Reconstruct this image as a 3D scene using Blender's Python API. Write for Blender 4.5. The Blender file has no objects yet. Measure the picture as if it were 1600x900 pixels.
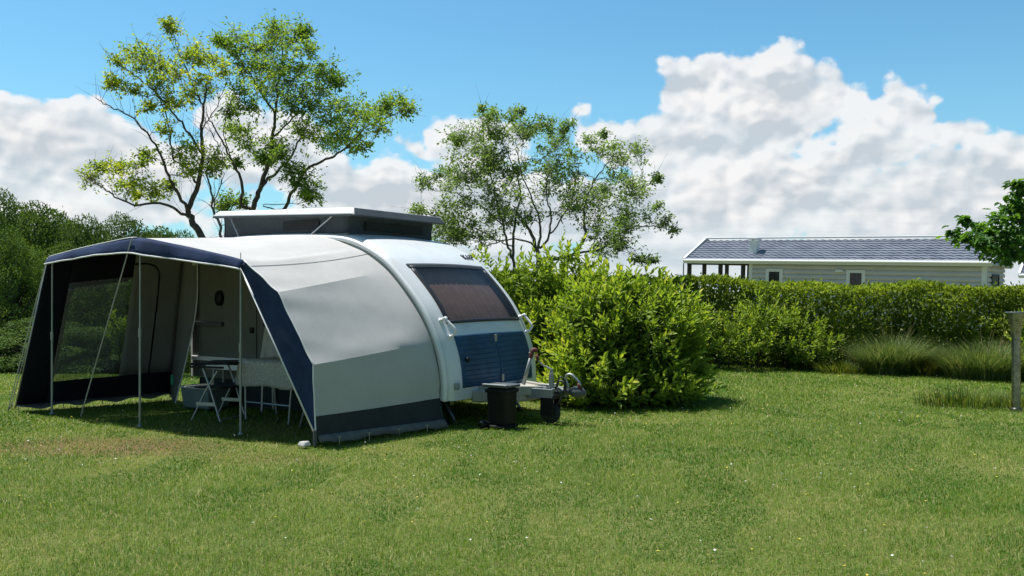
import bpy, math, random
import numpy as np
from mathutils import Vector, Matrix

SC = bpy.context.scene
COL = SC.collection
R = math.radians
F_PX, HZ, EYE = 1385.0, 455.0, 1.6        # focal length in photo pixels, horizon row, eye height

# ------------------------------------------------------------------ camera
cam_d = bpy.data.cameras.new('camera')
cam = bpy.data.objects.new('camera', cam_d)
COL.objects.link(cam)
cam.location = (0, 0, EYE)
cam.rotation_euler = (R(90.0 + math.degrees(math.atan(5.0 / F_PX))), 0, 0)
cam_d.sensor_width = 36.0
cam_d.lens = 36.0 * F_PX / 1600.0
cam_d.clip_start = 0.05
cam_d.clip_end = 3000
SC.camera = cam

# ------------------------------------------------------------------ light
TH = R(33.0)                               # heading of the caravan
SUN_EL = 67.0
SUN_H = (-0.83, 0.56)                      # horizontal direction towards the sun
sd = Vector((SUN_H[0] * math.cos(R(SUN_EL)), SUN_H[1] * math.cos(R(SUN_EL)), math.sin(R(SUN_EL)))).normalized()
sun_d = bpy.data.lights.new('sun', 'SUN')
sun_d.energy = 5.0
sun_d.angle = R(0.55)
sun_d.color = (1.0, 0.968, 0.915)
sun = bpy.data.objects.new('sun', sun_d)
COL.objects.link(sun)
sun.rotation_euler = sd.to_track_quat('Z', 'Y').to_euler()
sun.location = (-10, 8, 20)

SC.view_settings.view_transform = 'Standard'
SC.view_settings.look = 'None'
SC.view_settings.gamma = 1.0
SC.view_settings.exposure = 0.42
SC.view_settings.use_curve_mapping = False
SC.cycles.max_bounces = 8
SC.cycles.transparent_max_bounces = 24
SC.cycles.use_denoising = True
SC.cycles.denoising_prefilter = 'NONE'
SC.cycles.use_adaptive_sampling = True


# ------------------------------------------------------------------ node maths helper
class NV:
    """a float socket with operators"""
    nt = None

    def __init__(self, s):
        self.s = s

    @staticmethod
    def m(op, *a, clamp=False):
        n = NV.nt.nodes.new('ShaderNodeMath')
        n.operation = op
        n.use_clamp = clamp
        for i, x in enumerate(a):
            if isinstance(x, NV):
                NV.nt.links.new(x.s, n.inputs[i])
            else:
                n.inputs[i].default_value = x
        return NV(n.outputs[0])

    def __add__(a, b): return NV.m('ADD', a, b)
    __radd__ = __add__
    def __sub__(a, b): return NV.m('SUBTRACT', a, b)
    def __rsub__(a, b): return NV.m('SUBTRACT', b, a)
    def __mul__(a, b): return NV.m('MULTIPLY', a, b)
    __rmul__ = __mul__
    def __truediv__(a, b): return NV.m('DIVIDE', a, b)
    def mx(a, b): return NV.m('MAXIMUM', a, b)
    def mn(a, b): return NV.m('MINIMUM', a, b)

    def sm(a, lo, hi):
        n = NV.nt.nodes.new('ShaderNodeMapRange')
        n.interpolation_type = 'SMOOTHSTEP'
        NV.nt.links.new(a.s, n.inputs['Value'])
        n.inputs['From Min'].default_value = lo
        n.inputs['From Max'].default_value = hi
        return NV(n.outputs['Result'])


def nvec(x, y, z):
    n = NV.nt.nodes.new('ShaderNodeCombineXYZ')
    for i, q in enumerate((x, y, z)):
        if isinstance(q, NV):
            NV.nt.links.new(q.s, n.inputs[i])
        else:
            n.inputs[i].default_value = q
    return n.outputs[0]


def nnoise(vec, scale, detail=4, rough=0.5, dist=0.0):
    n = NV.nt.nodes.new('ShaderNodeTexNoise')
    if vec is not None:
        NV.nt.links.new(vec, n.inputs['Vector'])
    n.inputs['Scale'].default_value = scale
    n.inputs['Detail'].default_value = detail
    n.inputs['Roughness'].default_value = rough
    n.inputs['Distortion'].default_value = dist
    return NV(n.outputs['Fac'])


def nmix(f, a, b):
    n = NV.nt.nodes.new('ShaderNodeMix')
    n.data_type = 'RGBA'
    if isinstance(f, NV):
        NV.nt.links.new(f.s, n.inputs[0])
    else:
        n.inputs[0].default_value = f
    for i, q in ((6, a), (7, b)):
        if isinstance(q, (tuple, list)):
            n.inputs[i].default_value = (q[0], q[1], q[2], 1)
        else:
            NV.nt.links.new(q, n.inputs[i])
    return n.outputs[2]


# ------------------------------------------------------------------ world: Nishita sky with cumulus clouds by direction
world = bpy.data.worlds.new('World')
SC.world = world
world.use_nodes = True
nt = world.node_tree
nt.nodes.clear()
NV.nt = nt
SKY_STRENGTH = 0.1
sky = nt.nodes.new('ShaderNodeTexSky')
sky.sky_type = 'NISHITA'
sky.sun_disc = False
sky.sun_elevation = R(SUN_EL)
sky.sun_rotation = math.atan2(SUN_H[0], SUN_H[1])
sky.air_density = 1.0
sky.dust_density = 0.6
sky.ozone_density = 1.5
tc = nt.nodes.new('ShaderNodeTexCoord')
sep = nt.nodes.new('ShaderNodeSeparateXYZ')
nt.links.new(tc.outputs['Generated'], sep.inputs[0])
dx, dy, dz = NV(sep.outputs[0]), NV(sep.outputs[1]), NV(sep.outputs[2])
az = NV.m('ARCTAN2', dx, dy)
el = NV.m('ARCSINE', dz)

# shapes of the cloud banks: azimuth, elevation, half sizes (radians)
def ell(u, v, ru, rv):
    a = math.atan((u - 800) / F_PX)
    e = math.atan((HZ - v) / F_PX * math.cos(a))
    return a, e, ru / F_PX * math.cos(a) ** 2, rv / F_PX * math.cos(a)

BANKS = [ell(*q) for q in (
    (1215, 165, 165, 92), (1095, 150, 80, 70), (1290, 165, 90, 60), (1040, 225, 165, 50),
    (1402, 172, 62, 52), (1435, 150, 26, 26), (1485, 208, 92, 34), (1170, 300, 300, 105), (1440, 330, 330, 115), (1590, 290, 190, 105), (1345, 235, 120, 60),
    (85, 225, 160, 80), (20, 215, 120, 65), (190, 265, 180, 80), (400, 240, 150, 85), (60, 330, 400, 70),
    (670, 235, 60, 32), (760, 225, 110, 52), (640, 310, 260, 90), (850, 330, 300, 75), (930, 190, 45, 22))]
warp1 = nnoise(tc.outputs['Generated'], 9.0, 3, 0.5)
warp2 = nnoise(nvec(dx + 3.7, dy, dz * 1.3), 11.0, 3, 0.5)
azw = az + (warp1 - 0.5) * 0.10
elw = el + (warp2 - 0.5) * 0.06
cov = None
for (a, e, ra, re) in BANKS:
    p = (azw - a) * (1 / ra)
    q = (elw - e) * (1 / re)
    d = 1.0 - NV.m('SQRT', p * p + q * q)
    d = d * min(1.0, re / 0.05)
    cov = d if cov is None else NV.m('SMOOTH_MAX', cov, d, 0.12)
# a general cover elsewhere in the sky and a hazy band along the horizon
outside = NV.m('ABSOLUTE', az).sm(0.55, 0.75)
gen = nnoise(nvec(dx, dy, dz * 2.0), 2.2, 2, 0.5) * 2.4 - 1.25 - el * 0.9
cov = cov * 1.2 + 0.04
cov = cov * (1.0 - outside) + gen * outside
for (a, e, ra, re) in [ell(*q) for q in ((1315, 222, 50, 20), (1258, 243, 60, 16), (955, 262, 45, 26), (590, 255, 60, 30), (905, 235, 40, 30), (300, 215, 40, 30), (480, 262, 40, 24))]:
    p = (azw - a) * (1 / ra)
    q = (elw - e) * (1 / re)
    cov = cov - (1.15 - NV.m('SQRT', p * p + q * q)).mx(0.0) * 0.30
band = 0.80 - el * (1 / 0.105)
cov = NV.m('SMOOTH_MAX', cov, band, 0.15)

def billow(oa, oe):
    v = nvec(az + oa, (el + oe) * 1.35, 0.0)
    w = nt.nodes.new('ShaderNodeTexNoise')
    w.noise_dimensions = '2D'
    w.inputs['Scale'].default_value = 15.0
    w.inputs['Detail'].default_value = 4
    nt.links.new(v, w.inputs['Vector'])
    va = nt.nodes.new('ShaderNodeVectorMath')       # warp the lookup so that no cells read
    va.operation = 'MULTIPLY_ADD'
    nt.links.new(w.outputs['Color'], va.inputs[0])
    va.inputs[1].default_value = (0.06, 0.06, 0.0)
    nt.links.new(v, va.inputs[2])
    vo = nt.nodes.new('ShaderNodeTexVoronoi')
    vo.voronoi_dimensions = '2D'
    vo.feature = 'SMOOTH_F1'
    vo.inputs['Scale'].default_value = 12.0
    vo.inputs['Detail'].default_value = 2.0
    vo.inputs['Roughness'].default_value = 0.5
    vo.inputs['Smoothness'].default_value = 0.5
    nt.links.new(va.outputs[0], vo.inputs['Vector'])
    puff = 1.0 - NV(vo.outputs['Distance'])
    return puff * 0.6 + NV(w.outputs['Fac']) * 0.55, puff

def billow2(oa, oe):                                  # a smaller generation of puffs
    v = nvec(az * 1.0 + oa + (warp2 - 0.5) * 0.05, (el + oe) * 1.3 + (warp1 - 0.5) * 0.05, 0.0)
    vo = nt.nodes.new('ShaderNodeTexVoronoi')
    vo.voronoi_dimensions = '2D'
    vo.feature = 'SMOOTH_F1'
    vo.inputs['Scale'].default_value = 34.0
    vo.inputs['Detail'].default_value = 1.0
    vo.inputs['Smoothness'].default_value = 0.4
    nt.links.new(v, vo.inputs['Vector'])
    return 1.0 - NV(vo.outputs['Distance'])

B0, V0 = billow(0.0, 0.0)
B1, V1 = billow(-0.010, 0.020)
fine = nnoise(nvec(dx, dy, dz * 1.2), 42.0, 6, 0.62)
dens = cov + (B0 - 0.64) * 0.75 + (billow2(0.0, 0.0) - 0.6) * 0.22 + (fine - 0.5) * 0.42
alpha = dens.sm(-0.06, 0.15)
B2 = billow2(0.0, 0.0)
B3 = billow2(-0.006, 0.009)
relief = (V0 - V1) * 0.62 + (B2 - B3) * 0.40 + (fine - 0.5) * 0.05
big = nnoise(nvec(dx + 1.3, dy, dz * 2.4), 9.0, 4, 0.5)
streak = nnoise(nvec(dx + 5.3, dy, dz * 7.0), 6.0, 4, 0.5)
thick = dens.sm(0.05, 0.9)
low = 1.0 - el.sm(0.02, 0.20)
relief = relief * (el.sm(0.02, 0.16) * 0.45 + 0.55)
shade = 0.955 + relief * 0.92 - thick * 0.06 - (big - 0.45).mx(0.0) * 0.95 - low * ((streak - 0.40).mx(0.0) * 1.7) + (1.0 - dens.sm(0.0, 0.5)) * 0.08
shade = shade.mx(0.4).mn(1.06)
lit = ((shade - 0.58) * (1 / 0.44)).mx(0.0).mn(1.0)
cloud_col = nmix(lit, (0.62, 0.68, 0.735), (1.0, 0.995, 0.995))
alpha = alpha * (0.90 + thick * 0.10)
cloud_col = nmix((1.0 - el.sm(0.0, 0.11)) * 0.42, cloud_col, (0.70, 0.80, 0.88))

SKY_TINT = (0.61, 1.06, 1.13)
sk = nt.nodes.new('ShaderNodeMix')
sk.data_type = 'RGBA'
sk.blend_type = 'MULTIPLY'
sk.inputs[0].default_value = 1.0
nt.links.new(sky.outputs[0], sk.inputs[6])
sk.inputs[7].default_value = (*SKY_TINT, 1)
hz_f = (1.0 - el.sm(0.0, 0.30)) * 0.45
base_sky = nmix(hz_f, sk.outputs[2], (3.1, 5.2, 6.5))
csc = nt.nodes.new('ShaderNodeMix')
csc.data_type = 'RGBA'
csc.blend_type = 'MULTIPLY'
csc.inputs[0].default_value = 1.0
nt.links.new(cloud_col, csc.inputs[6])
CL = 0.70 / SKY_STRENGTH
csc.inputs[7].default_value = (CL, CL, CL, 1)
final = nmix(alpha, base_sky, csc.outputs[2])
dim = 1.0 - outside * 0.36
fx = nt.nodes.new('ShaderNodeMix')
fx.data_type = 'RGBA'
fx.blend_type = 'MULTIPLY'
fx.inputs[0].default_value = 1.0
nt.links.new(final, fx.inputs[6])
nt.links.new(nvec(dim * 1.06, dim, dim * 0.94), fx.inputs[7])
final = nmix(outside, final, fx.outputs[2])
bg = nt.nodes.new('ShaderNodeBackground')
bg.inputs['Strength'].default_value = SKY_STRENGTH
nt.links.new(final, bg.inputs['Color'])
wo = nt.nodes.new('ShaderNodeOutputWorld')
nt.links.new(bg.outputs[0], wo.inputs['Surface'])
world.cycles.sampling_method = 'MANUAL'
world.cycles.sample_map_resolution = 128

# ------------------------------------------------------------------ mesh helpers
def link_mesh(name, me, mat=None, parent=None, smooth=False):
    o = bpy.data.objects.new(name, me)
    COL.objects.link(o)
    if mat is not None:
        me.materials.append(mat)
    if parent is not None:
        o.parent = parent
    if smooth:
        me.polygons.foreach_set('use_smooth', np.ones(len(me.polygons), dtype=bool))
    return o


def fast_mesh(name, V, F, attrs=None):
    """numpy verts (n,3) and faces (m,k) -> mesh; attrs: {name: per-face floats}"""
    V = np.asarray(V, dtype=np.float32)
    F = np.asarray(F, dtype=np.int32)
    k = F.shape[1]
    me = bpy.data.meshes.new(name)
    me.vertices.add(len(V))
    me.vertices.foreach_set('co', V.ravel())
    me.loops.add(F.size)
    me.loops.foreach_set('vertex_index', F.ravel())
    me.polygons.add(len(F))
    me.polygons.foreach_set('loop_start', np.arange(0, F.size, k, dtype=np.int32))
    me.update(calc_edges=True)
    for an, av in (attrs or {}).items():
        a = me.attributes.new(an, 'FLOAT', 'FACE')
        a.data.foreach_set('value', np.asarray(av, dtype=np.float32))
    return me


class MB:
    def __init__(self):
        self.v, self.f = [], []

    def add(self, V, F):
        b = len(self.v)
        self.v += [tuple(p) for p in V]
        self.f += [tuple(i + b for i in q) for q in F]
        return self

    def box(self, x0, x1, y0, y1, z0, z1, mat4=None):
        V = [(x, y, z) for z in (z0, z1) for y in (y0, y1) for x in (x0, x1)]
        if mat4 is not None:
            V = [tuple(mat4 @ Vector(p)) for p in V]
        return self.add(V, [(0, 2, 3, 1), (4, 5, 7, 6), (0, 1, 5, 4), (2, 6, 7, 3), (0, 4, 6, 2), (1, 3, 7, 5)])

    def tube(self, pts, r, n=8, cap=True):
        pts = [Vector(p) for p in pts]
        rs = r if isinstance(r, (list, tuple)) else [r] * len(pts)
        V, F = [], []
        up = None
        for i, p in enumerate(pts):
            d = (pts[min(i + 1, len(pts) - 1)] - pts[max(i - 1, 0)])
            d = d.normalized() if d.length > 1e-9 else Vector((0, 0, 1))
            if up is None:
                up = Vector((0, 0, 1)) if abs(d.z) < 0.9 else Vector((1, 0, 0))
            a = (up - d * up.dot(d))
            a = a.normalized() if a.length > 1e-6 else d.orthogonal().normalized()
            up = a
            b = d.cross(a)
            for k in range(n):
                t = 2 * math.pi * k / n
                V.append(p + (a * math.cos(t) + b * math.sin(t)) * rs[i])
        for i in range(len(pts) - 1):
            for k in range(n):
                k2 = (k + 1) % n
                F.append((i * n + k, i * n + k2, (i + 1) * n + k2, (i + 1) * n + k))
        if cap:
            F.append(tuple(range(n - 1, -1, -1)))
            F.append(tuple((len(pts) - 1) * n + k for k in range(n)))
        return self.add(V, F)

    def lathe(self, prof, n=24, c=(0, 0, 0)):
        V, F = [], []
        for (r, z) in prof:
            for k in range(n):
                t = 2 * math.pi * k / n
                V.append((c[0] + r * math.cos(t), c[1] + r * math.sin(t), c[2] + z))
        for i in range(len(prof) - 1):
            for k in range(n):
                k2 = (k + 1) % n
                F.append((i * n + k, i * n + k2, (i + 1) * n + k2, (i + 1) * n + k))
        F.append(tuple(range(n - 1, -1, -1)))
        F.append(tuple((len(prof) - 1) * n + k for k in range(n)))
        return self.add(V, F)

    def grid(self, G, skip=None):
        """G[i][j] points"""
        ni, nj = len(G), len(G[0])
        V = [p for row in G for p in row]
        F = [(i * nj + j, i * nj + j + 1, (i + 1) * nj + j + 1, (i + 1) * nj + j)
             for i in range(ni - 1) for j in range(nj - 1) if not (skip and skip(i, j))]
        return self.add(V, F)

    def prism(self, poly, d):
        """extrude a polygon (3-D points) by vector d"""
        n = len(poly)
        d = Vector(d)
        V = [Vector(p) for p in poly] + [Vector(p) + d for p in poly]
        F = [tuple(range(n - 1, -1, -1)), tuple(range(n, 2 * n))]
        F += [(i, (i + 1) % n, (i + 1) % n + n, i + n) for i in range(n)]
        return self.add(V, F)

    def build(self, name, mat, parent=None, smooth=False, bevel=0, solid=0, autosmooth=None):
        me = bpy.data.meshes.new(name)
        me.from_pydata([tuple(p) for p in self.v], [], self.f)
        me.update()
        o = link_mesh(name, me, mat, parent, smooth)
        if autosmooth is not None:
            me.set_sharp_from_angle(angle=R(autosmooth))
        if solid:
            m = o.modifiers.new('solid', 'SOLIDIFY')
            m.thickness = solid
            m.offset = 0
        if bevel:
            m = o.modifiers.new('bevel', 'BEVEL')
            m.width = bevel
            m.segments = 2
            m.limit_method = 'ANGLE'
        return o


def tag(o, label=None, cat=None, group=None, kind=None):
    for k, v in (('label', label), ('category', cat), ('group', group), ('kind', kind)):
        if v:
            o[k] = v
    return o


def empty(name, loc=(0, 0, 0), rz=0.0):
    o = bpy.data.objects.new(name, None)
    o.empty_display_size = 0.2
    COL.objects.link(o)
    o.location = loc
    o.rotation_euler = (0, 0, rz)
    return o


def copy_tree(o, parent=None):
    c = o.copy()
    COL.objects.link(c)
    if parent is not None:
        c.parent = parent
    for ch in [q for q in bpy.data.objects if q.parent == o]:
        copy_tree(ch, c)
    return c


# ------------------------------------------------------------------ materials
def mat_new(name):
    m = bpy.data.materials.new(name)
    m.use_nodes = True
    t = m.node_tree
    t.nodes.clear()
    out = t.nodes.new('ShaderNodeOutputMaterial')
    NV.nt = t
    return m, t, out


def surf(name, col, rough=0.5, metal=0.0, var=0.12, scale=6.0, bump=0.0, bscale=60.0, spec=0.5, transl=0.0, coat=0.0, dirt=None):
    """principled material with a soft mottled tint, optional weave/scratch bump and translucency"""
    m, t, out = mat_new(name)
    geo = t.nodes.new('ShaderNodeTexCoord').outputs['Object']
    n = nnoise(geo, scale, 5, 0.6)
    lo = tuple(max(0, c * (1 - var)) for c in col)
    hi = tuple(min(1, c * (1 + var)) for c in col)
    c = nmix(n.sm(0.3, 0.7), lo, hi)
    if dirt:
        d = nnoise(geo, scale * 0.6, 6, 0.7)
        c = nmix(d.sm(0.52, 0.75) * dirt[3], c, dirt[:3])
    p = t.nodes.new('ShaderNodeBsdfPrincipled')
    t.links.new(c, p.inputs['Base Color'])
    p.inputs['Metallic'].default_value = metal
    p.inputs['Specular IOR Level'].default_value = spec
    p.inputs['Coat Weight'].default_value = coat
    rr = nnoise(geo, scale * 2.2, 4, 0.6) * 0.25 + (rough - 0.12)
    t.links.new(rr.mx(0.03).s, p.inputs['Roughness'])
    if bump:
        b = t.nodes.new('ShaderNodeBump')
        b.inputs['Strength'].default_value = bump
        b.inputs['Distance'].default_value = 0.02
        t.links.new(nnoise(geo, bscale, 4, 0.6).s, b.inputs['Height'])
        t.links.new(b.outputs[0], p.inputs['Normal'])
    sh = p.outputs[0]
    if transl:
        tr = t.nodes.new('ShaderNodeBsdfTranslucent')
        t.links.new(c, tr.inputs['Color'])
        mx = t.nodes.new('ShaderNodeMixShader')
        mx.inputs[0].default_value = transl
        t.links.new(sh, mx.inputs[1])
        t.links.new(tr.outputs[0], mx.inputs[2])
        sh = mx.outputs[0]
    t.links.new(sh, out.inputs['Surface'])
    return m


def leaf_mat(name, dark, light, young=None, transl=0.4, rough=0.5, spec=0.25, tcol=None):
    """leaf: per-leaf random 'tint' between dark and light, past 0.9 towards the colour of young growth"""
    m, t, out = mat_new(name)
    a = t.nodes.new('ShaderNodeAttribute')
    a.attribute_name = 'tint'
    f = NV(a.outputs['Fac'])
    c = nmix(f.sm(0.0, 0.8), dark, light)
    if young:
        c = nmix(f.sm(0.72, 1.0), c, young)
    p = t.nodes.new('ShaderNodeBsdfPrincipled')
    t.links.new(c, p.inputs['Base Color'])
    p.inputs['Roughness'].default_value = rough
    p.inputs['Specular IOR Level'].default_value = spec
    tr = t.nodes.new('ShaderNodeBsdfTranslucent')
    mc = t.nodes.new('ShaderNodeMix')
    mc.data_type = 'RGBA'
    mc.blend_type = 'MULTIPLY'
    mc.inputs[0].default_value = 1.0
    t.links.new(c, mc.inputs[6])
    mc.inputs[7].default_value = (*(tcol or (1.7, 1.5, 0.55)), 1)
    t.links.new(mc.outputs[2], tr.inputs['Color'])
    mx = t.nodes.new('ShaderNodeMixShader')
    mx.inputs[0].default_value = transl
    t.links.new(p.outputs[0], mx.inputs[1])
    t.links.new(tr.outputs[0], mx.inputs[2])
    t.links.new(mx.outputs[0], out.inputs['Surface'])
    return m


def clear_sheet(name, tint, milky, gloss_rough=0.05, ior=1.45, gl=1.0):
    """thin clear sheet: transparent with a glossy skin and a little milkiness"""
    m, t, out = mat_new(name)
    tr = t.nodes.new('ShaderNodeBsdfTransparent')
    tr.inputs['Color'].default_value = (*tint, 1)
    df = t.nodes.new('ShaderNodeBsdfDiffuse')
    df.inputs['Color'].default_value = (0.6, 0.62, 0.62, 1)
    m1 = t.nodes.new('ShaderNodeMixShader')
    m1.inputs[0].default_value = milky
    t.links.new(tr.outputs[0], m1.inputs[1])
    t.links.new(df.outputs[0], m1.inputs[2])
    g = t.nodes.new('ShaderNodeBsdfGlossy')
    g.inputs['Roughness'].default_value = gloss_rough
    fr = t.nodes.new('ShaderNodeFresnel')
    fr.inputs['IOR'].default_value = ior
    m2 = t.nodes.new('ShaderNodeMixShader')
    t.links.new((NV(fr.outputs[0]) * gl).s, m2.inputs[0])
    t.links.new(m1.outputs[0], m2.inputs[1])
    t.links.new(g.outputs[0], m2.inputs[2])
    t.links.new(m2.outputs[0], out.inputs['Surface'])
    return m


M = {}
M['body'] = surf('caravan_white', (0.74, 0.76, 0.77), 0.32, var=0.03, scale=3, spec=0.5, coat=0.25, dirt=(0.40, 0.41, 0.37, 0.30))
M['trim'] = surf('trim_white', (0.80, 0.80, 0.80), 0.4, var=0.03)
M['side'] = surf('side_panel_shaded', (0.135, 0.135, 0.115), 0.6, var=0.05, scale=2)  # wall colour darkened: the shade under the awning is put into it
M['seal'] = surf('rubber_black', (0.018, 0.018, 0.02), 0.5, var=0.2)
M['navy_door'] = surf('navy_paint', (0.016, 0.068, 0.145), 0.5, var=0.15, scale=5, spec=0.3)
M['grey_dark'] = surf('dark_grey_plastic', (0.085, 0.092, 0.095), 0.5, var=0.1)
M['canvas'] = surf('grey_canvas', (0.055, 0.066, 0.075), 0.9, var=0.12, scale=5, bump=0.3, bscale=90)
M['mesh'] = surf('dark_mesh', (0.018, 0.019, 0.02), 0.8, var=0.15, scale=12)
M['alu'] = surf('aluminium', (0.45, 0.46, 0.47), 0.42, metal=0.8, var=0.08)
M['steelpole'] = surf('grey_pole', (0.34, 0.36, 0.36), 0.45, metal=0.4, var=0.1)
M['galv'] = surf('galvanised_steel', (0.30, 0.30, 0.30), 0.30, metal=1.0, var=0.3, scale=14, dirt=(0.12, 0.11, 0.09, 0.6))
M['cream'] = surf('cream_plastic', (0.40, 0.38, 0.33), 0.6, var=0.06, dirt=(0.35, 0.32, 0.26, 0.4))
M['black'] = surf('black_plastic', (0.010, 0.010, 0.011), 0.45, var=0.2, spec=0.25)
M['red'] = surf('red_grip', (0.13, 0.035, 0.026), 0.65, var=0.2)
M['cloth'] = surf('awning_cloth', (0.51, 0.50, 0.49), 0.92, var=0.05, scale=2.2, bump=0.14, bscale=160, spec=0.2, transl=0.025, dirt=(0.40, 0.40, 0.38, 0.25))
M['cloth_shaded'] = surf('awning_wall_shaded', (0.19, 0.19, 0.18), 0.92, var=0.06, scale=3, spec=0.2, transl=0.05)  # light grey cloth darkened, with the awning's interior shade in its colour
M['navy'] = surf('navy_cloth', (0.022, 0.042, 0.105), 0.85, var=0.2, scale=4, bump=0.25, bscale=120, spec=0.25, transl=0.06)
M['navy_shaded'] = surf('navy_cloth_shaded', (0.007, 0.009, 0.017), 0.9, var=0.2, scale=4, spec=0.2)  # darker copy of the navy cloth, inner shade painted in
M['skirt'] = surf('charcoal_skirt', (0.026, 0.031, 0.032), 0.8, var=0.15, scale=4, bump=0.15, bscale=60)
M['flap'] = surf('grey_mud_flap', (0.15, 0.145, 0.13), 0.85, var=0.2, scale=9, bump=0.4, bscale=14, dirt=(0.12, 0.12, 0.08, 0.6))
M['piping'] = surf('white_piping', (0.72, 0.73, 0.74), 0.6, var=0.05)
M['rope'] = surf('guy_rope', (0.40, 0.40, 0.38), 0.8, var=0.1)
M['pvc'] = clear_sheet('clear_window', (0.62, 0.66, 0.64), 0.13, 0.06, 1.4)
M['glass'] = clear_sheet('tinted_window', (0.84, 0.78, 0.77), 0.01, 0.03, 1.42, 0.7)
M['glass_dark'] = surf('dark_glass', (0.02, 0.022, 0.025), 0.12, var=0.1, spec=0.7)
M['curtain'] = surf('curtain_cloth', (0.50, 0.36, 0.31), 0.9, var=0.10, scale=8, transl=0.15)
M['interior'] = surf('interior_dark', (0.10, 0.085, 0.075), 0.9)
M['tablecloth'] = None
M['chairfab'] = surf('charcoal_fabric', (0.022, 0.024, 0.028), 0.85, var=0.2)
M['towel'] = surf('pale_towel', (0.55, 0.52, 0.46), 0.95, var=0.08, bump=0.3, bscale=90)
M['tyre'] = surf('tyre_rubber', (0.02, 0.02, 0.02), 0.8)
M['bark'] = surf('bark', (0.085, 0.072, 0.058), 0.92, var=0.35, scale=18, bump=0.6, bscale=40)
M['bark_grey'] = surf('grey_bark', (0.13, 0.12, 0.105), 0.92, var=0.3, scale=18, bump=0.5, bscale=40)
M['green_plastic'] = surf('green_plastic', (0.05, 0.34, 0.22), 0.4, var=0.1)
M['crate'] = surf('grey_green_crate', (0.16, 0.20, 0.19), 0.5, var=0.1)
M['straw'] = surf('dry_stalk', (0.26, 0.20, 0.095), 0.9, var=0.2)
M['stone'] = surf('pale_stone', (0.42, 0.42, 0.40), 0.8, var=0.15, scale=20)

# patterned table cloth: cream with fine specks and small dark motifs
m, t, out = mat_new('patterned_cloth')
oc = t.nodes.new('ShaderNodeTexCoord').outputs['Object']
sp = nnoise(oc, 55, 3, 0.6)
c = nmix(sp.sm(0.45, 0.6), (0.36, 0.34, 0.29), (0.52, 0.50, 0.44))
v = t.nodes.new('ShaderNodeTexVoronoi')
v.inputs['Scale'].default_value = 4.6
v.inputs['Randomness'].default_value = 0.55
t.links.new(oc, v.inputs['Vector'])
c = nmix(1.0 - NV(v.outputs['Distance']).sm(0.10, 0.15), c, (0.03, 0.035, 0.03))
p = t.nodes.new('ShaderNodeBsdfPrincipled')
t.links.new(c, p.inputs['Base Color'])
p.inputs['Roughness'].default_value = 0.6
t.links.new(p.outputs[0], out.inputs['Surface'])
M['tablecloth'] = m

# ------------------------------------------------------------------ ground
DRY = [(-4.2, 9.15, 1.5, 0.75, 1.0), (-5.6, 8.9, 1.4, 0.6, 0.8), (-3.0, 10.6, 1.5, 0.9, 0.7), (-2.4, 8.6, 0.9, 0.4, 0.4),
       (0.6, 6.4, 0.9, 0.5, 0.35), (3.3, 5.9, 1.2, 0.4, 0.3), (-1.0, 6.9, 1.4, 0.4, 0.3), (2.0, 8.6, 1.6, 0.5, 0.3), (4.6, 8.2, 2.2, 0.35, 0.3), (5.6, 10.2, 2.0, 0.5, 0.25), (-2.6, 5.6, 0.9, 0.35, 0.35), (0.3, 9.4, 1.2, 0.4, 0.3)]


def smoothstep(x):
    x = np.clip(x, 0, 1)
    return x * x * (3 - 2 * x)


def ground_z(x, y):
    """level lawn; beyond its far left edge the land falls into the wooded dip"""
    x = np.asarray(x, dtype=float)
    y = np.asarray(y, dtype=float)
    fall = smoothstep((y - 16.6) / 9.0) * smoothstep((-x - 2.0) / 6.0)
    return -1.9 * fall + 0.02 * np.sin(x * 1.1 + 0.4) * np.sin(y * 0.9) * (y < 40)


def gnoise(x, y, seed=0):
    """cheap smooth value noise, 0..1"""
    rs = np.random.RandomState(seed)
    T = rs.rand(64, 64)
    xi, yi = np.floor(x).astype(int), np.floor(y).astype(int)
    fx, fy = x - xi, y - yi
    fx, fy = fx * fx * (3 - 2 * fx), fy * fy * (3 - 2 * fy)
    g = lambda a, b: T[a % 64, b % 64]
    return (g(xi, yi) * (1 - fx) + g(xi + 1, yi) * fx) * (1 - fy) + (g(xi, yi + 1) * (1 - fx) + g(xi + 1, yi + 1) * fx) * fy


xs = np.concatenate([np.linspace(-400, -30, 12), np.linspace(-28, 28, 113), np.linspace(30, 400, 12)])
ys = np.concatenate([np.linspace(-60, -2, 8), np.linspace(0, 40, 81), np.linspace(45, 900, 16)])
XX, YY = np.meshgrid(xs, ys)
ZZ = ground_z(XX, YY) - 0.012
V = np.stack([XX.ravel(), YY.ravel(), ZZ.ravel()], 1)
nx, ny = len(xs), len(ys)
ii, jj = np.meshgrid(np.arange(ny - 1), np.arange(nx - 1), indexing='ij')
b0 = (ii * nx + jj).ravel()
F = np.stack([b0, b0 + 1, b0 + nx + 1, b0 + nx], 1)
m, t, out = mat_new('lawn_soil_and_thatch')
pos = t.nodes.new('ShaderNodeNewGeometry').outputs['Position']
n1 = nnoise(pos, 0.55, 4, 0.6)
n2 = nnoise(pos, 34.0, 4, 0.65)
c = nmix(n1.sm(0.35, 0.68), (0.085, 0.125, 0.024), (0.140, 0.155, 0.042))
c = nmix(n2.sm(0.35, 0.72), c, (0.20, 0.185, 0.075))
sx = t.nodes.new('ShaderNodeSeparateXYZ')
t.links.new(pos, sx.inputs[0])
gx, gy = NV(sx.outputs[0]), NV(sx.outputs[1])
for (cx, cy, rx, ry, w) in DRY[:4]:
    q = ((gx - cx) * (1 / rx))
    r_ = ((gy - cy) * (1 / ry))
    f = (1.0 - (q * q + r_ * r_)).sm(0.0, 0.9) * w
    c = nmix(f, c, (0.165, 0.115, 0.055))
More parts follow.
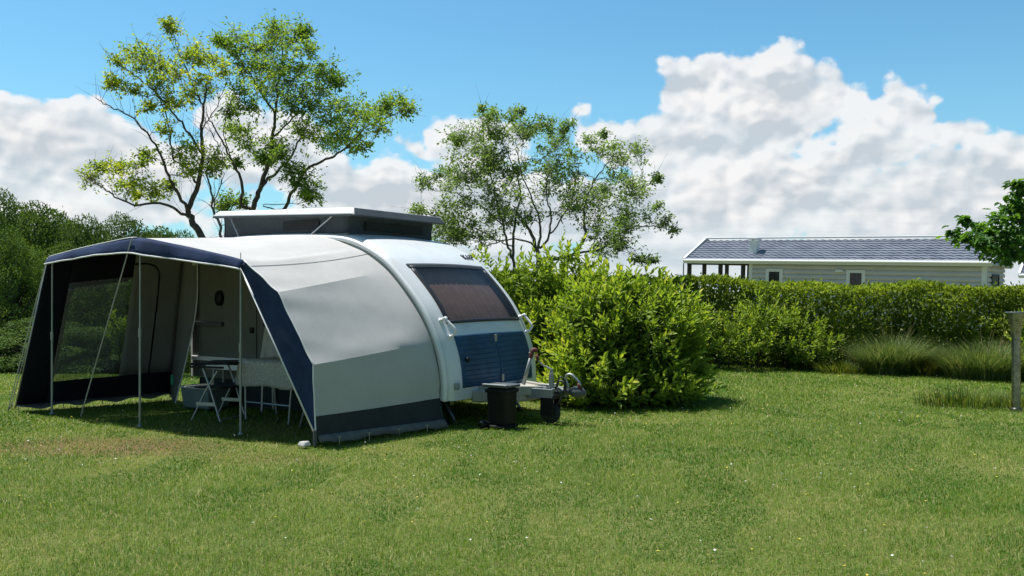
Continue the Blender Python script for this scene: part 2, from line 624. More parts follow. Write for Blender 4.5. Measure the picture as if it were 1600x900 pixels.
p = t.nodes.new('ShaderNodeBsdfPrincipled')
t.links.new(c, p.inputs['Base Color'])
p.inputs['Roughness'].default_value = 0.95
p.inputs['Specular IOR Level'].default_value = 0.1
bp = t.nodes.new('ShaderNodeBump')
bp.inputs['Strength'].default_value = 0.8
bp.inputs['Distance'].default_value = 0.03
t.links.new(n2.s, bp.inputs['Height'])
t.links.new(bp.outputs[0], p.inputs['Normal'])
t.links.new(p.outputs[0], out.inputs['Surface'])
tag(link_mesh('ground', fast_mesh('ground', V, F), m, smooth=True), kind='structure')

# ------------------------------------------------------------------ caravan frame: s forward, t across (away), z up
ORG = (-0.70, 10.40, 0.0)
cF, cW = (math.cos(TH), -math.sin(TH)), (math.sin(TH), math.cos(TH))


def L2W(s, t_, z=0.0):
    return Vector((ORG[0] + cF[0] * s + cW[0] * t_, ORG[1] + cF[1] * s + cW[1] * t_, z))


def catmull(pts, n):
    """resample a polyline of tuples as a Catmull-Rom curve, n points per span"""
    P = [Vector(p) for p in pts]
    P = [P[0] * 2 - P[1]] + P + [P[-1] * 2 - P[-2]]
    o = []
    for i in range(1, len(P) - 2):
        for k in range(n):
            u = k / n
            a, b, c_, d = P[i - 1], P[i], P[i + 1], P[i + 2]
            o.append(0.5 * ((2 * b) + (c_ - a) * u + (2 * a - 5 * b + 4 * c_ - d) * u * u + (3 * b - a - 3 * c_ + d) * u ** 3))
    o.append(P[-2])
    return o


def rnd_prof():
    pts = [(-0.05, 0.30), (-0.045, 0.50), (-0.09, 0.80), (-0.215, 1.12), (-0.44, 1.48), (-0.82, 1.875), (-1.10, 2.085),
           (-1.53, 2.275), (-2.0, 2.345), (-3.0, 2.38), (-4.0, 2.37), (-4.45, 2.28), (-4.72, 2.05), (-4.84, 1.6), (-4.87, 1.0), (-4.86, 0.36)]
    return catmull([(a, b, 0) for a, b in pts], 8)


PROF = rnd_prof()
BW = 2.05


def prof_at_z(z):
    """first (front) index with height >= z"""
    for i, p in enumerate(PROF):
        if p[1] >= z:
            return i
    return 0


def prof_frame(f):
    """position and outward normal at fractional index f"""
    i = max(0, min(len(PROF) - 2, int(f)))
    u = f - i
    p = PROF[i].lerp(PROF[i + 1], u)
    d0 = (PROF[min(i + 1, len(PROF) - 1)] - PROF[max(i - 1, 0)])
    d1 = (PROF[min(i + 2, len(PROF) - 1)] - PROF[max(i, 0)])
    d = d0.lerp(d1, u).normalized()
    return p, Vector((d[1], -d[0], 0))


def body_pt(f, t_, off=0.0):
    p, n = prof_frame(f)
    r = 0.13
    e = min(t_, BW - t_)
    ins = 0.0
    if e < r:
        ins = r - math.sqrt(max(0.0, r * r - (r - e) ** 2))
    bulge = 0.035 * (1 - ((t_ - BW / 2) / (BW / 2)) ** 2)
    q = p + n * (off - ins + bulge)
    return (q[0], t_, q[1])


van = empty('caravan', ORG, -TH)
tag(van, 'white caravan with raised pop-up roof and navy front locker doors', 'caravan')

ts = [0, 0.006, 0.02, 0.045, 0.08, 0.13, 0.2, 0.24] + [0.24 + (1.80 - 0.24) * k / 10 for k in range(1, 11)] + \
     [1.86, 1.92, 1.97, 2.005, 2.03, 2.044, 2.05]
def frac_at_z(z):
    i = prof_at_z(z)
    a, b = PROF[i - 1][1], PROF[i][1]
    return i - 1 + (z - a) / (b - a)


WZ0, WZ1 = 1.215, 1.885
f0, f1 = frac_at_z(WZ0), frac_at_z(WZ1)
fs = sorted(set([float(i) for i in range(len(PROF)) if abs(i - f0) > .3 and abs(i - f1) > .3] + [f0, f1]))
wt0, wt1 = 0.24, 1.80
G = [[body_pt(f, t_) for t_ in ts] for f in fs]
body = MB()
body.grid(G, skip=lambda i, j: f0 - 1e-6 <= fs[i] < f1 - 1e-6 and wt0 - 1e-6 <= ts[j] < wt1 - 1e-6)
body.f = [q[::-1] for q in body.f]
side = [body_pt(f, 0) for f in fs]
body.add(side, [tuple(range(len(side)))])
side2 = [body_pt(f, BW) for f in fs]
body.add(side2, [tuple(range(len(side2) - 1, -1, -1))])
bot = [body_pt(0, 0), body_pt(0, BW), body_pt(len(PROF) - 1, BW), body_pt(len(PROF) - 1, 0)]
body.add(bot, [(0, 1, 2, 3)])
shell = body.build('body', M['body'], van, smooth=True)
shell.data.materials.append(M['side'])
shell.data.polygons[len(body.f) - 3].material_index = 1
shell.data.set_sharp_from_angle(angle=R(50))


def patch(fa, fb, ta, tb, off, nf=14, ntt=14, edge=None):
    rows = []
    for i in range(nf + 1):
        f = fa + (fb - fa) * i / nf
        rows.append([body_pt(f, ta + (tb - ta) * j / ntt, off if edge is None else edge(i / nf, j / ntt)) for j in range(ntt + 1)])
    return rows


def solid_patch(fa, fb, ta, tb, off, thick, nf=14, ntt=14, fun=None):
    """a raised panel on the body with its edges closed"""
    top = patch(fa, fb, ta, tb, off, nf, ntt, fun)
    mb = MB()
    mb.grid(top)
    ring = [(i, 0) for i in range(nf + 1)] + [(nf, j) for j in range(1, ntt + 1)] + [(i, ntt) for i in range(nf - 1, -1, -1)] + \
           [(0, j) for j in range(ntt - 1, 0, -1)]
    low = patch(fa, fb, ta, tb, off - thick, nf, ntt)
    b = len(mb.v)
    V = [top[i][j] for i, j in ring] + [low[i][j] for i, j in ring]
    n = len(ring)
    mb.add(V, [(k, k + n, (k + 1) % n + n, (k + 1) % n) for k in range(n)])
    mb.f = [q[::-1] for q in mb.f]
    return mb


# front window: black seal, tinted pane, curtain behind, dim inside
win = MB()
e = 0.045
df = (f1 - f0)
o_ = 0.010
outer = [(f0 - .5, wt0 - .03), (f0 - .5, wt1 + .03), (f1 + .4, wt1 + .03), (f1 + .4, wt0 - .03)]
win.grid(patch(f0 - .45, f0 + .35, wt0 - .03, wt1 + .03, o_, 3, 14))
win.grid(patch(f1 - .45, f1 + .35, wt0 - .03, wt1 + .03, o_, 3, 14))
win.grid(patch(f0 + .35, f1 - .45, wt0 - .03, wt0 + .035, o_, 12, 2))
win.grid(patch(f0 + .35, f1 - .45, wt1 - .035, wt1 + .03, o_, 12, 2))
wf = win.build('front_window', M['seal'], van, smooth=True, solid=0.014)
pane = MB().grid(patch(f0 - .1, f1 + .1, wt0 - .01, wt1 + .01, 0.012, 14, 14)).build('pane', M['glass'], wf, smooth=True)
rows = []
nc = 260
for i in range(13):
    u = i / 12
    row = []
    for j in range(nc + 1):
        w = j / nc
        gather = 0.006 * math.sin(w * 105 + 2.2 * math.sin(w * 7) + u * 1.2) + 0.004 * math.sin(w * 190 + 3 + 1.5 * math.sin(w * 13))
        row.append(body_pt(f0 - 1 + (f1 - f0 + 2) * u, wt0 - .03 + (wt1 - wt0 + .06) * w, -0.075 + gather * (0.5 + 0.5 * (1 - u))))
    rows.append(row)
MB().grid(rows).build('curtain', M['curtain'], wf, smooth=True)
brow = solid_patch(f1 + .5, f1 + 1.1, wt0 - .05, wt1 + .02, 0.018, 0.03, 3, 14).build('window_trim', M['grey_dark'], wf, smooth=False)

# two ribbed locker doors
fd0, fd1 = frac_at_z(0.44), frac_at_z(1.05)
NR = 11
def ribs(u, w):
    k = (u * NR) % 1.0
    edge = 1.0 if 0.012 < u < 0.988 and 0.03 < w < 0.97 else 0.0
    return 0.012 + edge * 0.014 * (k ** 0.7 if k < 0.86 else (1 - k) / 0.14)
for (ta, tb) in ((0.245, 1.035), (1.05, 1.81)):
    d = solid_patch(fd0, fd1, ta, tb, 0.012, 0.03, 110, 12, ribs).build('storage_door', M['navy_door'], van)
    hb = MB()
    tm = ta + 0.10 if ta < 1 else tb - 0.06
    p = Vector(body_pt(frac_at_z(0.76), tm, 0.02))
    hb.tube([p, p + Vector((0.030, 0, 0.006))], [0.034, 0.030] if ta < 1 else [0.016, 0.014], 14)
    hb.build('handle', M['black'] if ta < 1 else M['alu'], d, smooth=False)
for z in (0.50, 0.98):
    p = Vector(body_pt(frac_at_z(z), 1.042, 0.028))
    MB().box(p.x - .008, p.x + .012, p.y - .022, p.y + .022, p.z - .045, p.z + .045).build('hinge', M['steelpole'], van, bevel=0.004)

# marker light, grab handles
p = Vector(body_pt(frac_at_z(0.47), 0.13, 0.0))
MB().box(p.x - .02, p.x + .03, p.y - .04, p.y + .03, p.z - .04, p.z + .04).build('marker_light', M['steelpole'], van, bevel=0.008)
for t_ in (0.13, 1.90):
    a = Vector(body_pt(frac_at_z(1.24), t_, 0.0))
    b = Vector(body_pt(frac_at_z(1.04), t_ + (.03 if t_ < 1 else -.0), 0.0))
    n = Vector((0.10, 0, 0.05))
    h = MB().tube(catmull([a, a + n * 0.75, a + n + Vector((0, 0, -.05)), b + n * 0.9 + Vector((0, 0, .05)), b + n * 0.6, b], 5), 0.017, 8)
    h.tube([a - n * .1, a + n * .2], 0.032, 8).tube([b - n * .1, b + n * .2], 0.032, 8)
    h.build('grab_handle', M['trim'], van, smooth=True)

# maker's letters above the front window
fl = frac_at_z(2.02)
pc, nn = prof_frame(fl)
c0 = Vector(body_pt(fl, 1.60, 0.002))
X = Vector((0, 1, 0))
N = Vector((nn[0], 0, nn[1]))
Y = N.cross(X)
mt = Matrix.Identity(4)
for i in range(3):
    mt[i][0], mt[i][1], mt[i][2], mt[i][3] = X[i], Y[i], N[i], c0[i]
lt = MB()
def stroke(x0, y0, x1, y1, w=0.022):
    d = Vector((x1 - x0, y1 - y0, 0)).normalized()
    q = Vector((-d.y, d.x, 0)) * w / 2
    a, b = Vector((x0, y0, 0)), Vector((x1, y1, 0))
    lt.prism([mt @ v_ for v_ in (a - q, b - q, b + q, a + q)], N * 0.006)
H = 0.11
stroke(0.011, 0, 0.011, H); stroke(0.02, H * .42, 0.072, H); stroke(0.02, H * .58, 0.076, 0)
stroke(0.125, 0, 0.125, H)
stroke(0.185, 0, 0.185, H); stroke(0.185, H - .011, 0.235, H - .011, 0.020); stroke(0.185, H * .46, 0.235, H * .46, 0.020); stroke(0.238, H * .40, 0.238, H, 0.020)
lt.build('lettering', M['seal'], van)

# awning rail along the near roof edge: the white roll
rail = [Vector(body_pt(f, 0.0, 0.075)) + Vector((0, -0.012, 0)) for f in [fs_ for fs_ in np.arange(0.0, 98.0, 1.0)]]
MB().tube(rail, 0.034, 10).build('awning_rail', M['trim'], van, smooth=True)

# near side: door, window, vent light, grab rail, trims
sd_ = -0.006
def side_box(name, s0, s1, z0, z1, th, mat, parent=van, bevel=0.006):
    return MB().box(s0, s1, -th, 0.004, z0, z1).build(name, mat, parent, bevel=bevel)
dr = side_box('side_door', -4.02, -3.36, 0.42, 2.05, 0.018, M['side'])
side_box('handle', -3.46, -3.40, 1.02, 1.10, 0.05, M['black'], dr)
swn = side_box('side_window', -3.22, -2.35, 1.12, 1.66, 0.02, M['seal'])
MB().box(-3.18, -2.39, -0.026, -0.021, 1.16, 1.62).build('pane', M['glass_dark'], swn)
lamp = MB().lathe([(0.0, 0), (0.075, 0.0), (0.07, 0.05), (0.03, 0.065)], 18)
lamp.v = [(-4.12 + x, -z - 0.002, 1.50 + y * 1.5) for x, y, z in lamp.v]
lamp.build('wall_lamp', M['black'], van, smooth=True)
side_box('towel_rail', -4.80, -4.05, 1.10, 1.16, 0.06, M['grey_dark'])
side_box('side_trim', -4.75, -0.45, 0.60, 0.66, 0.02, M['trim'])
for s_ in (-2.2,):
    for t_ in (0.06, BW - 0.24):
        wl = MB().lathe([(0.0, 0), (0.2, 0), (0.29, 0.02), (0.31, 0.06), (0.31, 0.12), (0.29, 0.16), (0.2, 0.18), (0, 0.18)], 24)
        wl.v = [(s_ + x, t_ + z, 0.31 + y) for x, y, z in wl.v]
        w = wl.build('wheel', M['tyre'], van, smooth=False)
        rm = MB().lathe([(0.0, 0), (0.18, 0.0), (0.19, 0.02), (0, 0.03)], 20)
        rm.v = [(s_ + x, t_ - .012 + z, 0.31 + y) for x, y, z in rm.v]
        rm.build('rim', M['alu'], w)

# pop-up roof
lid_tilt = 0.035
def lidz(s): return 2.575 + (-(s + 1.5)) * lid_tilt
lid = MB()
V = []
for (ss, tt, dz0, dz1) in ((-4.36, 0.03, 0, .075), (-1.60, 0.03, 0, .085), (-1.60, 1.98, 0, .085), (-4.36, 1.98, 0, .075)):
    V.append((ss, tt, lidz(ss) + dz0))
for (ss, tt, dz1) in ((-4.30, 0.10, .085), (-1.66, 0.10, .10), (-1.66, 1.91, .10), (-4.30, 1.91, .085)):
    V.append((ss, tt, lidz(ss) + dz1))
lid.add(V, [(3, 2, 1, 0), (4, 5, 6, 7), (0, 1, 5, 4), (1, 2, 6, 5), (2, 3, 7, 6), (3, 0, 4, 7)])
pr = lid.build('pop_top_roof', M['trim'], van, bevel=0.028)
MB().add([(-1.585, 0.035, lidz(-1.6) - .004), (-1.585, 1.975, lidz(-1.6) - .004), (-1.655, 1.90, lidz(-1.6) + .098), (-1.655, 0.11, lidz(-1.6) + .098),
          (-1.70, 0.035, lidz(-1.6) - .01), (-1.70, 1.975, lidz(-1.6) - .01), (-1.72, 1.90, lidz(-1.6) + .104), (-1.72, 0.11, lidz(-1.6) + .104)],
         [(0, 1, 2, 3), (4, 7, 6, 5), (0, 4, 5, 1), (3, 2, 6, 7), (0, 3, 7, 4), (1, 5, 6, 2)]).build('front_edge', M['grey_dark'], pr, bevel=0.012)
MB().box(-4.33, -1.64, 0.028, 0.05, 2.553, 2.583).build('edge_seal', M['grey_dark'], pr)
pr_seal = bpy.data.objects['edge_seal']
for v_ in pr_seal.data.vertices:
    v_.co.z += (-(v_.co.x + 1.5)) * lid_tilt
# canvas walls with soft folds
cv = MB()
loop = []
def cl_(a, b, n): return [(a[0] + (b[0] - a[0]) * k / n, a[1] + (b[1] - a[1]) * k / n) for k in range(n)]
cn = [(-4.22, 0.13), (-1.78, 0.13), (-1.78, 1.90), (-4.22, 1.90)]
for k in range(4):
    loop += cl_(cn[k], cn[(k + 1) % 4], 24)
rows = []
random.seed(3)
ph = [random.uniform(0, 6) for _ in range(8)]
for i in range(9):
    u = i / 8
    row = []
    for k, (s_, t_) in enumerate(loop + [loop[0]]):
        b = 0.012 * math.sin(k * 0.7 + ph[1] + u * 2) * math.sin(u * math.pi) - 0.02 * math.sin(u * math.pi)
        cs, ct = -3.0, 1.0
        d = Vector((s_ - cs, t_ - ct)).normalized()
        z0, z1 = 2.27, lidz(s_) + 0.01
        row.append((s_ + d.x * b, t_ + d.y * b, z0 + (z1 - z0) * u))
    rows.append(row)
rc = MB().grid(rows).build('roof_canvas', M['canvas'], van, smooth=True)
MB().box(-2.98, -2.30, 0.118, 0.128, 2.43, 2.545).build('canvas_window', M['mesh'], rc)
MB().box(-1.775, -1.762, 0.45, 1.65, 2.41, 2.52).build('canvas_window', M['mesh'], rc)
MB().box(-4.26, -1.74, 0.09, 0.12, 2.315, 2.352).build('base_trim', M['grey_dark'], rc)
MB().tube([(-4.02, 0.085, lidz(-4.0) - .01), (-3.78, 0.06, 2.33)], 0.011, 8).build('roof_strut', M['alu'], van)
MB().tube([(-2.02, 0.085, lidz(-2.0) - .01), (-2.42, 0.06, 2.33)], 0.011, 8).build('roof_strut', M['alu'], van)

# drawbar, coupling, jockey wheel
db = MB()
for t0, t1 in ((0.40, 0.95), (1.65, 1.09)):
    a, b = Vector((-0.6, t0 - .1 if t0 < 1 else t0 + .1, 0.33)), Vector((0.72, t1, 0.335))
    d = (b - a).normalized()
    q = Vector((-d.y, d.x, 0)) * 0.03
    db.prism([a - q, b - q, b + q, a + q], (0, 0, 0.11))
drb = db.build('drawbar', M['cream'], van, bevel=0.008)
MB().prism([(-0.02, 0.42, 0.25), (0.40, 0.68, 0.25), (0.50, 0.86, 0.25), (0.50, 1.18, 0.25), (0.40, 1.36, 0.25), (-0.02, 1.62, 0.25)], (0, 0, 0.145)).build('drawbar_cover', M['cream'], drb, bevel=0.02)
MB().prism([(0.10, 0.60, 0.397), (0.40, 0.78, 0.397), (0.46, 1.02, 0.397), (0.40, 1.26, 0.397), (0.10, 1.44, 0.397)], (0, 0, 0.02)).build('cover_lid', M['cream'], drb, bevel=0.008)
# overrun housing: open frame of bars between the rails
oh = MB()
oh.box(0.50, 0.86, 0.84, 0.87, 0.30, 0.42).box(0.50, 0.86, 1.17, 1.20, 0.30, 0.42)
for s_ in (0.50, 0.60, 0.72, 0.84):
    oh.box(s_, s_ + .025, 0.86, 1.18, 0.40, 0.43)
oh.tube([(0.60, 0.95, 0.44), (0.78, 0.95, 0.46), (0.80, 1.1, 0.46), (0.62, 1.1, 0.44)], 0.012, 6)
oh.build('overrun_frame', M['steelpole'], van, bevel=0.004)
cp = MB()
cp.tube([(0.80, 1.02, 0.38), (1.05, 1.02, 0.385)], [0.032, 0.032], 12)
cp.tube([(0.86, 1.02, 0.38), (0.90, 1.02, 0.38), (0.94, 1.02, 0.38), (0.98, 1.02, 0.38)], [0.05, 0.058, 0.04, 0.05], 10)
cp.tube([(1.02, 1.02, 0.385), (1.08, 1.02, 0.39), (1.16, 1.02, 0.385), (1.22, 1.02, 0.37)], [0.045, 0.068, 0.064, 0.03], 14)
ch = cp.build('coupling_head', M['grey_dark'], van, smooth=True)
MB().tube(catmull([(1.00, 1.0, 0.43), (0.97, 0.98, 0.56), (1.04, 0.98, 0.60), (1.14, 0.99, 0.52), (1.16, 1.0, 0.46)], 5), 0.016, 8).build('coupling_handle', M['alu'], ch, smooth=True)
MB().tube([(1.135, 0.99, 0.50), (1.165, 1.0, 0.43)], [0.022, 0.026], 8).build('handle_tip', M['red'], ch, smooth=True)
# bellows, cables
cb = MB()
cb.tube(catmull([(0.86, 0.93, 0.42), (0.92, 0.9, 0.52), (1.0, 0.9, 0.48), (0.95, 0.9, 0.30), (0.84, 0.9, 0.22), (0.76, 0.92, 0.3)], 6), 0.012, 6)
cb.tube(catmull([(0.84, 1.0, 0.42), (0.90, 0.95, 0.56), (0.97, 0.96, 0.52), (0.98, 0.97, 0.38)], 6), 0.009, 6)
cb.build('cable', M['seal'], van, smooth=True)
hb = MB()
hb.tube([(0.40, 0.93, 0.45), (0.50, 0.94, 0.79)], [0.026, 0.020], 8)
hbo = hb.build('handbrake_lever', M['steelpole'], van, smooth=True)
MB().tube(catmull([(0.495, 0.94, 0.77), (0.51, 0.945, 0.83), (0.53, 0.96, 0.88), (0.57, 0.98, 0.86)], 4), [0.018] + [0.026] * 11 + [0.018], 8).build('grip', M['red'], hbo, smooth=True)
jw = MB()
jw.tube([(0.80, 0.93, 0.22), (0.80, 0.93, 0.60)], 0.032, 12).tube([(0.80, 0.93, 0.60), (0.80, 0.93, 0.66)], 0.02, 10)
jw.tube([(0.80, 0.93, 0.655), (0.70, 0.90, 0.70), (0.64, 0.88, 0.76)], 0.010, 8)
jwo = jw.build('jockey_wheel', M['steelpole'], van, smooth=False)
jk = MB().tube([(0.64, 0.88, 0.755), (0.62, 0.875, 0.83)], 0.02, 8)
jk.build('crank_grip', M['red'], jwo, smooth=True)
jt = MB().lathe([(0.0, 0), (0.10, 0), (0.125, 0.02), (0.125, 0.07), (0.10, 0.09), (0.0, 0.09)], 20)
jt.v = [(0.79 + x, 0.885 + z, 0.125 + y) for x, y, z in jt.v]
jt.build('tyre', M['tyre'], jwo, smooth=False)
jf = MB().box(0.70, 0.88, 0.83, 0.845, 0.10, 0.32).box(0.70, 0.88, 1.00, 1.015, 0.10, 0.32).box(0.70, 0.88, 0.845, 1.0, 0.30, 0.33)
jf.build('wheel_fork', M['black'], jwo, bevel=0.004)
for t_ in (0.28, 1.75):
    st = MB().tube([(-0.35, t_, 0.30), (-0.18, t_, 0.03)], 0.022, 8).box(-0.24, -0.12, t_ - .07, t_ + .07, 0.0, 0.03)
    st.build('corner_steady', M['galv'], van)
# small grab of darkness: chassis rails under the floor
MB().box(-4.6, -0.35, 0.42, 0.50, 0.20, 0.31).box(-4.6, -0.35, 1.55, 1.63, 0.20, 0.31).box(-2.3, -2.1, 0.2, 1.85, 0.26, 0.305).build('chassis', M['galv'], van)

# ------------------------------------------------------------------ awning (same local frame as the caravan)
aw = empty('awning', ORG, -TH)
tag(aw, 'grey and navy cloth awning on poles, open at the front, beside the caravan', 'awning')

E_ = [(-5.08, -1.94, 2.04), (-4.45, -1.96, 2.115), (-3.8, -1.97, 2.18), (-3.14, -1.98, 2.225), (-2.62, -1.90, 2.15), (-2.1, -1.80, 2.05), (-1.60, -1.70, 1.935),
      (-1.33, -1.70, 1.785), (-1.061, -1.70, 1.590), (-0.86, -1.70, 1.35), (-0.674, -1.70, 1.090), (-0.585, -1.70, 0.80), (-0.52, -1.70, 0.48), (-0.485, -1.71, 0.31), (-0.47, -1.715, 0.03)]
def rail_at_z(z, dz=0.0):
    f = frac_at_z(z)
    p = body_pt(f, 0.0, 0.02)
    return (p[0], -0.035, p[2] + dz)
R_ = [(-4.86, -0.035, 2.29), (-4.3, -0.035, 2.31), (-3.75, -0.035, 2.33), (-3.15, -0.035, 2.335), (-2.6, -0.035, 2.33), (-2.05, -0.035, 2.31), rail_at_z(2.255),
      rail_at_z(2.14), rail_at_z(1.93), rail_at_z(1.66), rail_at_z(1.35), rail_at_z(1.03), rail_at_z(0.60), rail_at_z(0.335), (-0.06, -0.06, 0.03)]
SUB = 6
NJ = 28
nE = len(E_)
Rc = catmull(R_, SUB)
Ec = []
for i in range(nE - 1):                       # front edge: straight between seam points on the roof corner and the two creases
    for k in range(SUB):
        Ec.append(Vector(E_[i]).lerp(Vector(E_[i + 1]), k / SUB))
Ec.append(Vector(E_[-1]))
Es = catmull(E_, SUB)
KINK = {6 * SUB, 8 * SUB, 11 * SUB}
Ec = [Es[i] for i in range(len(Es))]
def crease(i, i0, w):                         # flatten facets: pull towards the chord between kinks
    return i
kk = [0, 3 * SUB, 6 * SUB, 8 * SUB, 11 * SUB, len(Es) - 1]
for a, b in zip(kk[2:-1], kk[3:]):
    for i in range(a, b + 1):
        u = (i - a) / (b - a)
        Ec[i] = Es[i].lerp(Es[a].lerp(Es[b], u), 1.0)
rs = random.Random(5)
def awn_pt(i, v):
    """v: 0 at the front edge, 1 at the caravan"""
    p = Es[i].lerp(Rc[i], v) + (Ec[i] - Es[i]) * (1 - v ** 3)
    # facets near the outer edge give way to the smooth curve at the rail
    u = i / (len(Ec) - 1)
    sag = math.sin(math.pi * v)
    if i <= 6 * SUB:
        p = p + Vector((0, 0, -0.035 * sag * (0.5 + 0.5 * math.sin(u * 20))))
    else:
        w = (i - 6 * SUB) / (len(Ec) - 1 - 6 * SUB)
        inward = Vector((-0.8, 0, -0.45)) * (0.006 * sag * math.sin(math.pi * min(1, w * 1.05)))
        p = p + inward
        for (ik, rr_, amp) in ((11 * SUB, 3.0 * SUB, 0.060),):       # inner poles push the creases out
            p = p + Vector((0.85, 0, 0.5)) * (amp * max(0.0, 1 - abs(i - ik) / rr_) * (1 - v ** 4) * (1 - 0.35 * math.sin(math.pi * v)))
        # tension folds fanning from the crease points at the outer edge
        for (w0, amp) in ((0.24, 0.009), (0.60, 0.007)):
            ang = (w - w0) * 6.0 - v * 1.2
            p = p + Vector((0.75, 0, 0.5)) * (amp * math.sin(ang * 7.0) * math.exp(-v * 3.2) * math.exp(-((w - w0 - v * .2) * 5) ** 2))
        # shallow puckers along the lower seam
        p = p + Vector((0.9, 0, 0.2)) * (0.012 * math.exp(-((w - 0.59) / 0.035) ** 2) * (math.exp(-((v - 0.72) / 0.10) ** 2) + 0.5 * math.exp(-((v - 0.3) / 0.2) ** 2)))
        p = p + Vector((0.9, 0, 0.2)) * (0.0016 * math.sin(v * 23 + w * 9) + 0.0012 * math.sin(v * 41 - w * 17)) * sag
    return p

# rows of the skin: roof + side down to the dark skirt
i_sk = 13 * SUB                            # about 0.30 m above the ground
G = [[tuple(awn_pt(i, j / NJ)) for j in range(NJ + 1)] for i in range(i_sk + 1)]
sk = MB().grid(G).build('cloth_roof', M['cloth'], aw, smooth=True)
# crease lines sharp near the outer edge, fading towards the caravan
me = sk.data
if True:
    sharp = np.zeros(len(me.edges), dtype=bool)
    ev = np.zeros(len(me.edges) * 2, dtype=np.int32)
    me.edges.foreach_get('vertices', ev)
    ev = ev.reshape(-1, 2)
    for n_, (a, b) in enumerate(ev):
        ia, ja, ib, jb = a // (NJ + 1), a % (NJ + 1), b // (NJ + 1), b % (NJ + 1)
        if ia == ib and ia in (8 * SUB, 11 * SUB) and max(ja, jb) < (0.80 * NJ if ia == 8 * SUB else 0.74 * NJ):
            sharp[n_] = True
    at = me.attributes.new('sharp_edge', 'BOOLEAN', 'EDGE')
    at.data.foreach_set('value', sharp)
G = [[tuple(awn_pt(i, j / NJ) + Vector((0.004, 0, 0))) for j in range(NJ + 1)] for i in range(i_sk, len(Ec))]
MB().grid(G).build('skirt', M['skirt'], aw, smooth=True)
# mud flap lying on the grass along the skirt
rows = []
for k in range(3):
    row = []
    for j in range(41):
        v = j / 40
        p = Ec[-1].lerp(Rc[-1], v)
        wv = 0.012 * math.sin(v * 17 + 1) + 0.01 * math.sin(v * 41)
        row.append((p.x + 0.004 + k * (0.022 + 0.010 * math.sin(v * 9)), p.y, 0.095 - 0.040 * k + wv * k * 0.4 + 0.006))
    rows.append(row)
MB().grid(rows).build('mud_flap', M['flap'], aw, smooth=True, solid=0.004)

# seam cord sagging across the roof corner
p0, p1 = Vector(E_[6]) + Vector((0.01, 0, .012)), Vector(rail_at_z(2.0)) + Vector((.02, 0, .02))
i0 = 6 * SUB + 2
cordp = []
for j in range(NJ + 1):
    v = j / NJ
    ii_ = i0 + 6.0 * v - 3.0 * v * v
    a = int(ii_)
    q = awn_pt(a, v).lerp(awn_pt(a + 1, v), ii_ - a)
    cordp.append(q + Vector((0.002, 0, 0.004)))
MB().tube(cordp, 0.0028, 6).build('seam_cord', M['steelpole'], aw, smooth=True)

# navy side strip: between the straight front line and the bowed edge
A0, A1 = Vector((-1.66, -1.70, 1.86)), Vector((-0.475, -1.72, 0.10))
rows = []
n_s = len(Ec) - 6 * SUB
for k in range(n_s):
    u = k / (n_s - 1)
    c_ = awn_pt(6 * SUB + k, 0.0)
    # matching point on the straight line at the same height
    uz = min(1.0, max(0.0, (A0.z - c_.z) / (A0.z - A1.z)))
    a = A0.lerp(A1, uz)
    rows.append([tuple(a.lerp(c_, q / 6) + Vector((0, -0.006 + 0.012 * math.sin(q / 6 * math.pi) * math.sin(u * 9), 0))) for q in range(7)])
st = MB().grid(rows).build('side_strip', M['navy'], aw, smooth=True, solid=0.003)
MB().tube([A0 + Vector((0, -.008, 0)), A1 + Vector((0, -.008, 0))], 0.011, 6).build('piping', M['piping'], st, smooth=True)
MB().tube([awn_pt(6 * SUB + k, 0.0) + Vector((0, -0.010, 0.004)) for k in range(n_s)], 0.008, 6).build('piping', M['piping'], st, smooth=True)

# navy valance along the front edge
DROP = [(0, 0.095), (0.3, 0.135), (0.56, 0.20), (0.8, 0.15), (1.0, 0.10)]
nv = 6 * SUB
rows = []
for i in range(nv + 1):
    u = i / nv
    d = np.interp(u, [q[0] for q in DROP], [q[1] for q in DROP])
    p = Ec[i]
    row = []
    for k in range(5):
        w = k / 4
        bow = 0.018 * math.sin(u * 26) * w + 0.01 * math.sin(u * 61 + 1) * w
        row.append((p.x, p.y - 0.012 - 0.05 * math.sin(w * 1.5) - bow, p.z + 0.006 - d * w))
    rows.append(row)
va = MB().grid(rows).build('valance', M['navy'], aw, smooth=True, solid=0.003)
MB().tube([r_[-1] for r_ in rows], 0.010, 6).build('piping', M['piping'], va, smooth=True)
MB().tube([Vector(r_[0]) + Vector((0, 0, .004)) for r_ in rows[:3 * SUB + 1]], 0.007, 6).build('piping', M['piping'], va, smooth=True)

# left end wall: a leaning patch, cut into its cloth panels
WA, WB, WC, WD = Vector((-5.70, -2.06, 0.0)), Vector((-5.10, -1.95, 2.03)), Vector((-5.26, -0.02, 0.0)), Vector((-4.88, -0.03, 2.28))
def wall_pt(a, b, off=0.0):
    p = WA.lerp(WC, a).lerp(WB.lerp(WD, a), b)
    n = (WC - WA).cross(WB - WA).normalized()
    return p + n * (off + 0.010 * math.sin(a * 13) * math.sin(b * math.pi))
def wall_panel(name, a0, a1, b0, b1, mat, parent=aw, off=0.0, n=10):
    rows = [[tuple(wall_pt(a0 + (a1 - a0) * i / n, b0 + (b1 - b0) * j / n, off)) for j in range(n + 1)] for i in range(n + 1)]
    return MB().grid(rows).build(name, mat, parent, smooth=True, solid=0.002)
wl = MB()
def wadd(a0, a1, b0, b1, n=8):
    wl.grid([[tuple(wall_pt(a0 + (a1 - a0) * i / n, b0 + (b1 - b0) * j / n)) for j in range(n + 1)] for i in range(n + 1)])
aw0, aw1, bw0, bw1 = 0.175, 0.62, 0.18, 0.825
wadd(0, aw0, 0.035, 1); wadd(aw0, aw1, bw1, 1); wadd(aw0, 1, 0.035, bw0)
